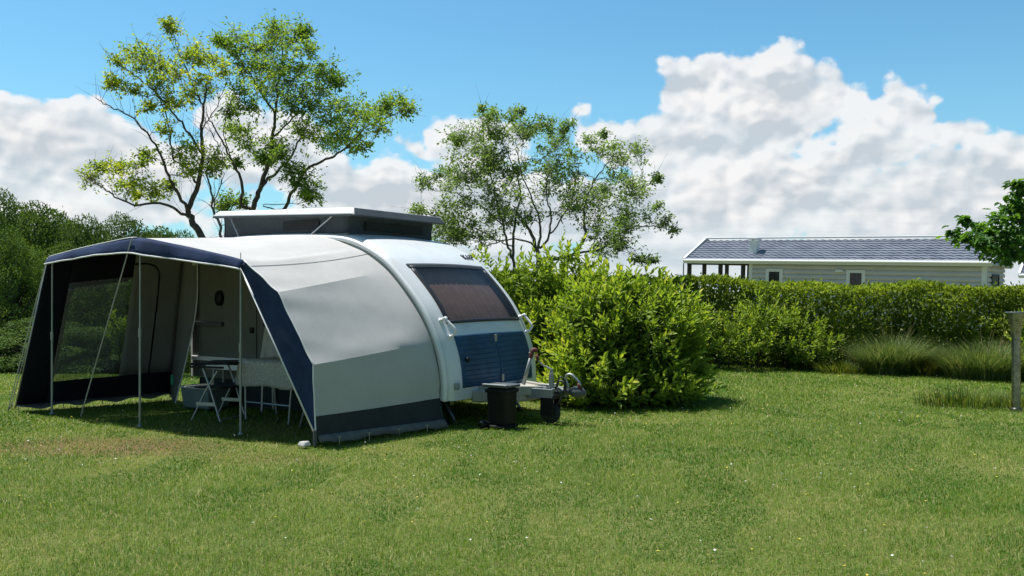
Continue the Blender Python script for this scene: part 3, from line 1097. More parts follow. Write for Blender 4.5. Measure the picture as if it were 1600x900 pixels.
wall = wl.build('end_wall', M['navy_shaded'], aw, smooth=True, solid=0.002)
wall_panel('door_panel', aw1, 1.0, bw0, 1.0, M['cloth_shaded'], wall)
wall_panel('clear_window', aw0, aw1, bw0, bw1, M['pvc'], wall)
zp = [wall_pt(a, b, 0.012) for a, b in catmull([Vector((0.69, 0.90)), Vector((0.75, 0.895)), Vector((0.80, 0.86)), Vector((0.825, 0.78)), Vector((0.83, 0.5)), Vector((0.83, 0.05))], 6)] if False else \
     [wall_pt(q.x, q.y, -0.012) for q in catmull([(0.62, 0.905, 0), (0.72, 0.90, 0), (0.80, 0.86, 0), (0.825, 0.77, 0), (0.83, 0.5, 0), (0.83, 0.07, 0)], 6)]
MB().tube(zp, 0.020, 6).build('zip', M['navy_shaded'], wall, smooth=True)
MB().tube([wall_pt(0, 0.02, -0.012), wall_pt(0, 1, -0.012)], 0.012, 6).build('piping', M['steelpole'], wall, smooth=True)
rows = []
for k in range(3):
    rows.append([tuple(wall_pt(a / 30, 0.035) + Vector((0.11 * k, 0, 0.02 + 0.012 * math.sin(a * 0.9 + k) * k - (0.03 if k else 0)))) for a in range(31)])
MB().grid(rows).build('mud_flap', M['flap'], wall, smooth=True, solid=0.004)

# narrow inner wall between end wall and caravan
b1_, top = Vector((-4.56, -0.42, 0.02)), Vector((-4.60, -0.03, 1.45))
edge_ = [b1_, b1_.lerp(top, .5) + Vector((0, .03, 0)), top, Vector((-4.60, -0.03, 2.26))]
edge_ = catmull(edge_, 5)
rows = []
for i, q in enumerate(edge_):
    zz = q.z / 2.26
    w0 = WC.lerp(WD, min(1, zz)) + Vector((0, 0.0, 0))
    rows.append([tuple(w0.lerp(q, j / 8) + Vector((0, 0.02 * math.sin(j * .8 + i * .2), 0)) * (1 if 0 < j < 8 else 0)) for j in range(9)])
iw = MB().grid(rows).build('inner_panel', M['cloth_shaded'], aw, smooth=True, solid=0.002)
MB().tube([tuple(q + Vector((.008, -.01, 0))) for q in edge_], 0.009, 6).build('piping', M['piping'], iw)
MB().box(-4.62, -4.585, -0.46, -0.43, 0.28, 0.42).build('strap_tensioner', M['green_plastic'], iw, bevel=0.006)

MB().box(-4.55, -0.25, -0.03, -0.024, 0.0, 0.36).build('draught_skirt', M['skirt'], aw)

def ground_peg(x, y):
    b = Vector((x, y, 0))
    MB().tube([b + Vector((0, 0, .075)), b + Vector((.006, 0, -.03))], 0.006, 6).tube([b + Vector((-.012, -.014, .07)), b + Vector((.012, .014, .07))], 0.006, 6).build('peg', M['galv'], aw)
for v in (0.12, 0.34, 0.57, 0.80):
    p = Ec[-1].lerp(Rc[-1], v)
    ground_peg(p.x + 0.075, p.y)
for a in (0.03, 0.3, 0.55, 0.8):
    p = WA.lerp(WC, a)
    ground_peg(p.x - 0.04, p.y)

# poles, guys, pegs
def pole(s_, t_, z1, spike=0.0):
    pb = MB().tube([(s_, t_, 0.0), (s_, t_, z1 * .5)], 0.0135, 10).tube([(s_, t_, z1 * .5), (s_, t_, z1)], 0.0105, 10)
    if spike:
        pb.tube([(s_, t_, z1), (s_, t_, z1 + spike)], 0.005, 6)
    pb.lathe([(0.03, 0), (0.03, 0.012), (0.012, 0.03)], 12, (s_, t_, 0))
    pb.tube([(s_, t_ - .002, z1 * .48), (s_, t_ - .002, z1 * .53)], 0.0185, 10)
    return pb.build('pole', M['steelpole'], aw, smooth=False)
pole(-5.06, -1.92, 2.02)
pole(-3.14, -1.95, 2.20, 0.06)
pole(-1.68, -1.69, 1.92, 0.11)
def guy(a, b, r=0.006):
    MB().tube([a, b], r, 6).build('guy_line', M['rope'], aw)
    bb = Vector(b)
    MB().tube([bb + Vector((0.02, 0.02, 0.05)), bb + Vector((0, 0, -0.03))], 0.008, 6).build('peg', M['galv'], aw)
guy((-3.16, -2.04, 2.23), (-4.50, -1.86, 0.02), 0.008)
guy((-5.12, -1.96, 2.0), (-5.76, -2.12, 0.02))
guy((-5.16, -1.90, 1.96), (-6.0, -1.96, 0.02))
# roof crossbars
MB().tube([(-3.14, -1.95, 2.195), (-3.14, -0.06, 2.30)], 0.011, 8).build('roof_bar', M['steelpole'], aw)
MB().tube([(-5.02, -1.9, 2.01), (-4.86, -0.06, 2.26)], 0.011, 8).build('roof_bar', M['steelpole'], aw)
# corner peg plate
cpz = MB().tube([(-0.475, -1.74, 0.0), (-0.475, -1.74, 0.16)], 0.018, 8)
cpz.build('corner_peg', M['grey_dark'], aw)
stn = MB().add([(-0.62, -1.86, 0.0), (-0.50, -1.88, 0.0), (-0.47, -1.78, 0.0), (-0.60, -1.77, 0.0), (-0.60, -1.84, 0.05), (-0.52, -1.85, 0.045), (-0.50, -1.79, 0.06), (-0.58, -1.79, 0.04)],
               [(3, 2, 1, 0), (4, 5, 6, 7), (0, 1, 5, 4), (1, 2, 6, 5), (2, 3, 7, 6), (3, 0, 4, 7)]).build('stone', M['stone'], None, bevel=0.015)
stn.location = ORG
stn.rotation_euler = (0, 0, -TH)
tag(stn, 'small pale stone on the grass at the awning corner peg', 'stone')

# ------------------------------------------------------------------ furniture under the awning
tb = empty('folding_table', L2W(-2.18, -0.62), -TH)
tag(tb, 'folding camping table under a cream patterned cloth', 'table')
TWx, TWy, TZ = 0.47, 0.27, 0.735
MB().box(-TWx, TWx, -TWy, TWy, TZ - 0.03, TZ).build('tabletop', M['crate'], tb, bevel=0.008)
for sx_ in (-1, 1):
    for sy_ in (-1, 1):
        MB().tube([(sx_ * (TWx - .04), sy_ * (TWy - .05), TZ - .03), (sx_ * (TWx - .09), sy_ * (TWy - .02), 0.0)], 0.013, 8).build('leg', M['alu'], tb)
MB().tube([(-TWx + .08, -TWy + .03, 0.22), (TWx - .08, -TWy + .03, 0.22)], 0.010, 8).build('stretcher', M['alu'], tb)
# cloth: top and four hanging sides with waves
ring = []
n_r = 140
per = [(-TWx, -TWy), (TWx, -TWy), (TWx, TWy), (-TWx, TWy)]
Ltot = 4 * (TWx + TWy)
for k in range(n_r):
    d = k / n_r * Ltot
    for q in range(4):
        a, b = Vector(per[q]), Vector(per[(q + 1) % 4])
        L_ = (b - a).length
        if d <= L_ + 1e-9:
            ring.append((a.lerp(b, d / L_), d / Ltot))
            break
        d -= L_
rows = []
for i in range(9):
    u = i / 8
    row = []
    for k, (p, _) in enumerate(ring + ring[:1]):
        dr_ = p.normalized()
        wv = 0.010 * math.sin(k * 0.36) + 0.008 * math.sin(k * 0.83 + 2)
        o_ = 0.012 + u * (0.022 + wv)
        row.append((p.x + (o_ if abs(p.x) > TWx - .01 else 0) * (1 if p.x > 0 else -1), p.y + (o_ if abs(p.y) > TWy - .01 else 0) * (1 if p.y > 0 else -1),
                    TZ + 0.006 - u * (0.31 + 0.012 * math.sin(k * 0.2))))
    rows.append(row)
tcl = MB().grid(rows)
tcl.add([(x, y, TZ + .006) for x, y in ((-TWx - .012, -TWy - .012), (TWx + .012, -TWy - .012), (TWx + .012, TWy + .012), (-TWx - .012, TWy + .012))], [(0, 1, 2, 3)])
tco = tcl.build('tablecloth', M['tablecloth'], None, smooth=True, solid=0.002)
tco.data.set_sharp_from_angle(angle=R(45))
tco.location, tco.rotation_euler = tb.location, tb.rotation_euler
tag(tco, 'cream speckled tablecloth with dark motifs hanging over the folding table', 'tablecloth')


def folding_chair(name):
    """camping armchair with light tube frame and dark fabric; faces +x"""
    c = empty(name)
    for y in (-0.25, 0.25):
        fr = MB()
        fr.tube([(0.20, y, 0.0), (0.05, y, 0.40), (-0.06, y, 0.66)], 0.0125, 8)
        fr.build('front_leg', M['alu'], c)
        MB().tube([(-0.22, y, 0.0), (-0.02, y, 0.36), (0.16, y, 0.62)], 0.0125, 8).build('rear_leg', M['alu'], c)
        MB().box(-0.24, 0.24, y - .025, y + .025, 0.65, 0.675).build('armrest', M['black'], c, bevel=0.008)
        MB().box(-0.15, 0.13, y - .012 if y > 0 else y - .012, y + .012, 0.185, 0.23).build('side_brace', M['alu'], c, bevel=0.003)
    MB().tube([(0.20, -0.25, 0.02), (0.20, 0.25, 0.02)], 0.011, 8).build('stretcher', M['alu'], c)
    rows = [[(0.22 - 0.42 * i / 8, -0.23 + 0.46 * j / 8, 0.43 - 0.03 * math.sin(j / 8 * math.pi) - 0.02 * i / 8) for j in range(9)] for i in range(9)]
    MB().grid(rows).build('seat', M['chairfab'], c, smooth=True, solid=0.02)
    rows = [[(-0.27 + 0.56 * i / 8, -0.22 + 0.44 * j / 8, 0.70 - 0.015 * math.sin(j / 8 * math.pi) + 0.02 * i / 8) for j in range(9)] for i in range(9)]
    bk = MB().grid(rows).build('backrest', M['chairfab'], c, smooth=True, solid=0.02)
    MB().tube([(-0.26, -0.23, 0.69), (0.30, -0.23, 0.71), (0.30, 0.23, 0.71), (-0.26, 0.23, 0.69)], 0.0115, 8).build('back_frame', M['black'], bk)
    return c


ch1 = folding_chair('folding_chair')
ch1.location, ch1.rotation_euler = L2W(-2.92, -0.98), (0, 0, -TH + R(14))
tag(ch1, 'dark folding chair with its back folded flat, at the left end of the table', 'chair', 'folding chairs around the camping table')
ch2 = copy_tree(ch1)
ch2.location, ch2.rotation_euler = L2W(-1.30, -0.72), (0, 0, -TH + R(176))
tag(ch2, 'folded-down chair at the right end of the table, mostly behind the navy strip', 'chair', 'folding chairs around the camping table')

tw = MB()
rows = []
for i in range(13):
    u = i / 12
    w0 = 0.17 + 0.035 * u
    rows.append([(-2.90 + w0 * (-1 + 2 * j / 12) - .02 * u, -0.10 - 0.02 * math.sin(j * 1.1) * (0.3 + u) - 0.05 * u, 1.17 - 0.50 * u + 0.01 * math.sin(j)) for j in range(13)])
two = MB().grid(rows).build('towel', M['towel'], None, smooth=True, solid=0.012)
two.location, two.rotation_euler = ORG, (0, 0, -TH)
tag(two, 'pale towel hanging on the caravan wall behind the table', 'towel')
hk = MB().tube(catmull([(-3.12, -0.02, 1.17), (-3.08, -0.10, 1.19), (-2.9, -0.12, 1.185), (-2.70, -0.10, 1.19), (-2.66, -0.02, 1.17)], 4), 0.010, 6).build('towel_bar', M['grey_dark'], van, smooth=True)

# storage crate with lid and a low bench against the caravan
cr = empty('storage_crate', L2W(-3.95, -0.38), -TH)
tag(cr, 'grey-green plastic storage crate on the grass under the caravan side', 'crate')
MB().add([(-0.27, -0.17, 0.0), (0.27, -0.17, 0.0), (0.27, 0.17, 0.0), (-0.27, 0.17, 0.0), (-0.30, -0.2, 0.27), (0.30, -0.2, 0.27), (0.30, 0.2, 0.27), (-0.30, 0.2, 0.27)],
         [(3, 2, 1, 0), (0, 1, 5, 4), (1, 2, 6, 5), (2, 3, 7, 6), (3, 0, 4, 7), (4, 5, 6, 7)]).build('tub', M['crate'], cr, bevel=0.02)
MB().box(-0.32, 0.32, -0.22, 0.22, 0.272, 0.30).build('lid', M['towel'], cr, bevel=0.01)
bn = empty('low_bench', L2W(-3.45, -0.17), -TH)
tag(bn, 'low white folding bench standing along the caravan wall', 'bench')
MB().box(-0.62, 0.62, -0.13, 0.13, 0.52, 0.60).build('seat', M['trim'], bn, bevel=0.012)
for sx_ in (-1, 1):
    MB().prism([(sx_ * .50 - .015, -.11, 0), (sx_ * .50 + .015, -.11, 0), (sx_ * .50 + .015, -.09, 0.52), (sx_ * .50 - .015, -.09, 0.52)], (0, 0.02, 0)).build('leg', M['alu'], bn)
    MB().prism([(sx_ * .50 - .015, .11, 0), (sx_ * .50 + .015, .11, 0), (sx_ * .50 + .015, .09, 0.52), (sx_ * .50 - .015, .09, 0.52)], (0, -0.02, 0)).build('leg', M['alu'], bn)

# ------------------------------------------------------------------ black bin by the drawbar
bi = empty('waste_bin', L2W(0.46, 0.36), -TH)
tag(bi, 'black plastic bin with a flat grey lid standing by the drawbar', 'bin')
W0, W1, D0, D1, H0 = 0.13, 0.142, 0.115, 0.13, 0.47
bb = MB().add([(-W0, -D0, 0.02), (W0, -D0, 0.02), (W0, D0, 0.02), (-W0, D0, 0.02), (-W1, -D1, H0), (W1, -D1, H0), (W1, D1, H0), (-W1, D1, H0)],
              [(3, 2, 1, 0), (0, 1, 5, 4), (1, 2, 6, 5), (2, 3, 7, 6), (3, 0, 4, 7), (4, 5, 6, 7)])
bb.build('bin_body', M['black'], bi, bevel=0.03)
MB().box(-W1 - .012, W1 + .012, -D1 - .012, D1 + .012, 0.41, 0.455).build('rim', M['black'], bi, bevel=0.012)
ld = MB().box(-0.175, 0.165, -0.155, 0.155, 0.475, 0.505).build('lid', M['grey_dark'], bi, bevel=0.012)
MB().box(-0.178, 0.16, -0.158, -0.11, 0.497, 0.514).build('lid_edge', M['steelpole'], ld, bevel=0.006)
MB().box(-W0 - .02, W0 + .02, -D0 - .05, D0 + .02, 0.0, 0.035).build('foot', M['black'], bi, bevel=0.015)
pd = MB().tube(catmull([(-0.10, -0.12, 0.03), (-0.13, -0.20, 0.05), (-0.14, -0.25, 0.035)], 4), [0.03, .035, .04, .045, .05, .05, .05, .045, .03], 10)
pd.build('pedal', M['black'], bi, smooth=True)

# ------------------------------------------------------------------ galvanised post with flared top (right)
bo = empty('steel_post', (6.81, 11.98, 0))
tag(bo, 'galvanised steel post with flared funnel top on the lawn', 'post')
MB().lathe([(0.055, 0.0), (0.055, 1.02)], 28).build('tube', M['galv'], bo, smooth=False).data.set_sharp_from_angle(angle=R(40))
bpy.data.objects['tube'].data.polygons.foreach_set('use_smooth', np.ones(len(bpy.data.objects['tube'].data.polygons), dtype=bool))
fn = MB().lathe([(0.062, 0.99), (0.064, 1.04), (0.072, 1.10), (0.088, 1.22), (0.096, 1.30), (0.10, 1.302), (0.10, 1.31), (0.085, 1.31)], 32).build('funnel', M['galv'], bo, smooth=True)
fn.data.set_sharp_from_angle(angle=R(30))
rmb = MB().lathe([(0.06, 1.309), (0.128, 1.306), (0.132, 1.312), (0.128, 1.320), (0.06, 1.322)], 36).build('rim', M['galv'], bo, smooth=True)
rmb.data.set_sharp_from_angle(angle=R(30))
MB().lathe([(0.075, -0.02), (0.075, 0.02), (0.056, 0.03)], 20).build('base_plate', M['galv'], bo, smooth=False)

# ------------------------------------------------------------------ mobile homes behind the hedge
def tile_mat():
    m, t, out = mat_new('grey_roof_tiles')
    oc = t.nodes.new('ShaderNodeTexCoord').outputs['Object']
    n = nnoise(oc, 1.6, 5, 0.65)
    c = nmix(n.sm(0.3, 0.7), (0.13, 0.145, 0.185), (0.20, 0.215, 0.26))
    p = t.nodes.new('ShaderNodeBsdfPrincipled')
    t.links.new(c, p.inputs['Base Color'])
    p.inputs['Roughness'].default_value = 0.42
    t.links.new(p.outputs[0], out.inputs['Surface'])
    return m
M['tiles'] = tile_mat()
M['siding'] = surf('grey_siding', (0.60, 0.57, 0.575), 0.5, var=0.05, scale=1.5, dirt=(0.3, 0.3, 0.29, 0.25))
M['siding_blue'] = surf('pale_blue_siding', (0.38, 0.45, 0.52), 0.55, var=0.05)
M['brown_post'] = surf('brown_stain', (0.03, 0.022, 0.018), 0.6, var=0.2)
PHI = R(38)


def mobile_home(loc, tilt, L, sid, full=True):
    """origin: near-left eave corner on the ground; x along the near wall, y across"""
    h = empty('mobile_home', loc)
    h.rotation_euler = (0, tilt, -PHI)
    W = 4.1
    ze, zr, ov = 2.90, 3.80, 0.22
    xw = 2.85 if full else 0.25
    # near wall and gables with lap siding: each course a tilted board
    def lap_wall(p0, p1, z0, z1_of, name, cut=()):
        p0, p1 = Vector(p0), Vector(p1)
        d = (p1 - p0)
        L_ = d.length
        d.normalize()
        n = Vector((d.y, -d.x, 0))
        mb = MB()
        z = z0
        ch_ = 0.19
        while True:
            def span(zz):
                return z1_of(zz)
            a, b = span(z + ch_ * 0.5)
            if b - a < 0.05:
                break
            segs = [(a, b)]
            for (c0, c1, cz0, cz1) in cut:
                if cz0 <= z + ch_ / 2 <= cz1:
                    ns = []
                    for (u0, u1) in segs:
                        if c0 > u0: ns.append((u0, min(c0, u1)))
                        if c1 < u1: ns.append((max(c1, u0), u1))
                    segs = [q for q in ns if q[1] - q[0] > .01]
            for (u0, u1) in segs:
                q0, q1 = p0 + d * u0, p0 + d * u1
                prof_ = ((0.0, 0.0), (0.050, 0.0), (0.062, 0.03), (0.058, 0.085), (0.030, 0.145), (0.0, 0.155))
                A_ = [q0 + n * o_ + Vector((0, 0, z + h_)) for o_, h_ in prof_]
                mb.prism(A_, q1 - q0)
            z += ch_
            if z > zr:
                break
        a_, b_ = z1_of(1.0)
        back = [p0 + d * a_ + Vector((0, 0, .55)), p0 + d * b_ + Vector((0, 0, .55)), p0 + d * b_ + Vector((0, 0, ze - .07)), p0 + d * a_ + Vector((0, 0, ze - .07))]
        mb.prism(back, n * 0.004)
        return mb.build(name, sid, h)
    win_x = [(3.55, 4.25), (6.75, 7.45)] if full else []
    cuts = [(a - xw, b - xw, 1.4, 2.62) for a, b in win_x]
    lap_wall((xw, ov, 0), (L - ov, ov, 0), 0.55, lambda z: (0, L - ov - xw) if z < ze - .1 else (0, 0), 'wall', cuts)
    def gable(z):
        if z < ze:
            return (0, W - 2 * ov)
        k = (z - ze) / (zr - ze) * (W / 2)
        return (k, W - 2 * ov - k)
    gw = lap_wall((L - ov, ov, 0), (L - ov, W - ov, 0), 0.55, gable, 'wall')
    gw2 = lap_wall((xw, W - ov, 0), (xw, ov, 0), 0.55, gable, 'wall')
    lap_wall((L - ov, W - ov, 0), (xw, W - ov, 0), 0.55, lambda z: (0, L - ov - xw) if z < ze - .1 else (0, 0), 'wall')
    MB().box(xw + .05, L - ov - .05, ov + .05, W - ov - .05, 0.5, 0.56).build('floor', M['grey_dark'], h)
    for x in (L - ov - .09, xw - .03):
        MB().box(x, x + .15, ov - .066, ov + .10, 0.55, ze - .065).build('corner_trim', M['trim'], h, bevel=0.01)
    # roof: two slopes of overlapping metal tile courses with waves along x
    rf = MB()
    nr_, nxr = 9, int(L / 0.075)
    for sgn in (0, 1):
        rows = []
        for i in range(nr_ * 2 + 1):
            k = i // 2
            u = min(1.0, (k + (1 if i % 2 else 0) * 0.999) / nr_) if i < nr_ * 2 else 1.0
            lift = 0.035 if i % 2 == 0 else 0.0
            if i == nr_ * 2: lift = 0.0
            row = []
            for j in range(nxr + 1):
                x = L * j / nxr
                wv = 0.016 * math.sin(x / 0.30 * 2 * math.pi)
                y = W / 2 * u if sgn == 0 else W - W / 2 * u
                row.append((x, y, ze + 0.06 + (zr - ze) * u + lift + wv))
            rows.append(row)
        if sgn: rows = [r_[::-1] for r_ in rows]
        rf.grid(rows)
    rfo = rf.build('roof', M['tiles'], h)
    for y in (-0.05, W - 0.02):
        MB().box(-0.03, L + .03, y, y + .07, ze - 0.10, ze + 0.10).build('fascia', M['trim'], h, bevel=0.01)
    for x in (-0.06, L - 0.02):
        vb = MB()
        vb.prism([(x, -0.06, ze - .06), (x, W / 2, zr + .02), (x, W + .06, ze - .06), (x, W + .06, ze + .12), (x, W / 2, zr + .20), (x, -0.06, ze + .12)], (0.09, 0, 0))
        vb.build('verge_board', M['trim'], h)
    MB().box(-0.05, L + .05, W / 2 - .10, W / 2 + .10, zr + .13, zr + .19).build('ridge_cap', M['trim'], h, bevel=0.02)
    gu = MB().tube([(-.02, -0.08, ze + .02), (L + .02, -0.08, ze + .02)], 0.05, 8).build('gutter', M['trim'], h)
    # soffit
    MB().box(0, L, 0.02, W - .02, ze - .06, ze - .02).build('soffit', M['siding'], h)
    if full:
        for x, y in ((0.12, 0.16), (0.12, 1.6), (1.55, 0.16), (0.12, W - .16), (1.2, W - .16), (2.55, 0.16)):
            MB().box(x - .05, x + .09, y - .05, y + .09, 0.5, ze - .06).build('veranda_post', M['brown_post'], h)
        MB().box(0.05, xw - .03, 0.12, 0.18, ze - .16, ze - .065).build('veranda_beam', M['brown_post'], h)
        MB().box(0.0, xw - .03, 0.1, W - .1, 0.42, 0.5).build('veranda_deck', M['brown_post'], h)
        MB().tube([(-.02, -0.06, ze - .1), (-.02, -.06, 0.3)], 0.03, 8).build('downpipe', M['steelpole'], h)
        for a, b in win_x:
            f_ = MB().box(a, a + .13, ov - .075, ov + .03, 1.4, 2.62).box(b - .13, b, ov - .075, ov + .03, 1.4, 2.62)
            f_.box(a + .13, b - .13, ov - .075, ov + .03, 2.50, 2.62).box(a + .13, b - .13, ov - .075, ov + .03, 1.4, 1.5)
            fo = f_.build('window', M['trim'], h)
            MB().box(a + .13, b - .13, ov - .045, ov + .02, 1.5, 2.5).build('pane', M['glass_dark'], fo)
        MB().box(6.35, 6.62, ov - .13, ov, 2.52, 2.62).build('wall_vent', M['trim'], h)
        f_ = MB().box(L - ov, L - ov + .08, 1.2, 1.32, 0.6, 2.55).box(L - ov, L - ov + .08, 2.5, 2.62, 0.6, 2.55).box(L - ov, L - ov + .08, 1.32, 2.5, 2.45, 2.55)
        fo = f_.build('window', M['black'], h)
        MB().box(L - ov, L - ov + .065, 1.32, 2.5, 0.6, 2.45).build('pane', M['glass_dark'], fo)
        # flue on the roof
        yv = 0.75
        zb = ze + .06 + (zr - ze) * yv / (W / 2)
        ck = MB().box(2.62, 2.94, yv - .16, yv + .16, zb - .12, zb + .50)
        cko = ck.build('chimney', M['trim'], rfo, bevel=0.01)
        MB().box(2.55, 3.01, yv - .23, yv + .23, zb + .53, zb + .60).build('cowl', M['trim'], rfo, bevel=0.012)
    return h


ZL = -0.0
mh = mobile_home((7.33, 38.0, 0.0), R(1.65), 11.7, M['siding'])
tag(mh, 'long grey mobile home with tiled roof and open veranda behind the hedge', 'mobile home')
mh2 = mobile_home((23.2, 40.5, -0.6), R(0.0), 9.0, M['siding_blue'], full=False)
tag(mh2, 'pale blue mobile home at the right edge behind the grey one', 'mobile home')

# ------------------------------------------------------------------ vegetation
def unit(v):
    return v / np.maximum(np.linalg.norm(v, axis=1, keepdims=True), 1e-9)


def leaves_mesh(name, P, D, N, L, W, tint, fold=0.25, droop=0.15, shape='leaf'):
    """one small folded leaf per row: base P, direction D, face normal N, length L, width W"""
    n = len(P)
    D = unit(D)
    S = unit(np.cross(D, N))
    N = np.cross(S, D)
    L = L[:, None]
    W = W[:, None]
    if shape == 'leaf':            # 6 points: base, 2 left, tip, 2 right
        pts = [P,
               P + D * L * 0.35 - S * W * 0.5 + N * W * fold,
               P + D * L * 0.72 - S * W * 0.36 + N * (W * fold * .7 - L * droop * .5),
               P + D * L - N * L * droop,
               P + D * L * 0.72 + S * W * 0.36 + N * (W * fold * .7 - L * droop * .5),
               P + D * L * 0.35 + S * W * 0.5 + N * W * fold]
        V = np.stack(pts, 1).reshape(-1, 3)
        b = np.arange(n)[:, None] * 6
        F = np.stack([b + [0, 3, 2, 1], b + [0, 5, 4, 3]], 1).reshape(-1, 4)
        rep = 2
    else:                          # diamond of two triangles
        pts = [P, P + D * L * 0.45 - S * W * 0.5 + N * W * fold, P + D * L - N * L * droop, P + D * L * 0.45 + S * W * 0.5 + N * W * fold]
        V = np.stack(pts, 1).reshape(-1, 3)
        b = np.arange(n)[:, None] * 4
        F = np.stack([b + [0, 2, 1], b + [0, 3, 2]], 1).reshape(-1, 3)
        rep = 2
    return fast_mesh(name, V, F, {'tint': np.repeat(tint, rep)})


def rnd_unit(rs, n):
    v = rs.normal(size=(n, 3))
    return unit(v)


def w_at(u, v, Y):
    return Vector(((u - 800) / F_PX * Y, Y, EYE + (HZ - v) / F_PX * Y))


M['leaf_yellow'] = leaf_mat('leaf_yellow_green', (0.126, 0.220, 0.028), (0.278, 0.393, 0.051), (0.509, 0.546, 0.070), transl=0.52)
M['leaf_mid'] = leaf_mat('leaf_mid_green', (0.098, 0.197, 0.039), (0.212, 0.353, 0.062), (0.366, 0.507, 0.084), transl=0.45)
M['leaf_olive'] = leaf_mat('leaf_soft_green', (0.121, 0.190, 0.050), (0.210, 0.299, 0.085), (0.273, 0.368, 0.100), transl=0.58, tcol=(1.15, 1.25, 0.7))
M['leaf_dark'] = leaf_mat('leaf_dark_green', (0.045, 0.128, 0.030), (0.101, 0.225, 0.045), (0.151, 0.328, 0.049), transl=0.4)
M['leaf_laurel'] = leaf_mat('leaf_laurel', (0.090, 0.156, 0.023), (0.315, 0.431, 0.055), (0.635, 0.609, 0.098), transl=0.40, rough=0.5, spec=0.16, tcol=(1.40, 1.38, 0.60))
M['leaf_hedge'] = leaf_mat('leaf_hedge', (0.073, 0.127, 0.022), (0.285, 0.365, 0.048), (0.612, 0.620, 0.077), transl=0.40, rough=0.55, spec=0.10, tcol=(1.40, 1.38, 0.60))
M['leaf_wood'] = leaf_mat('leaf_wood', (0.041, 0.086, 0.025), (0.136, 0.234, 0.054), (0.261, 0.379, 0.086), transl=0.22, rough=0.7, spec=0.15)
M['shrub_stem'] = surf('shrub_stem', (0.045, 0.038, 0.025), 0.9, var=0.3)


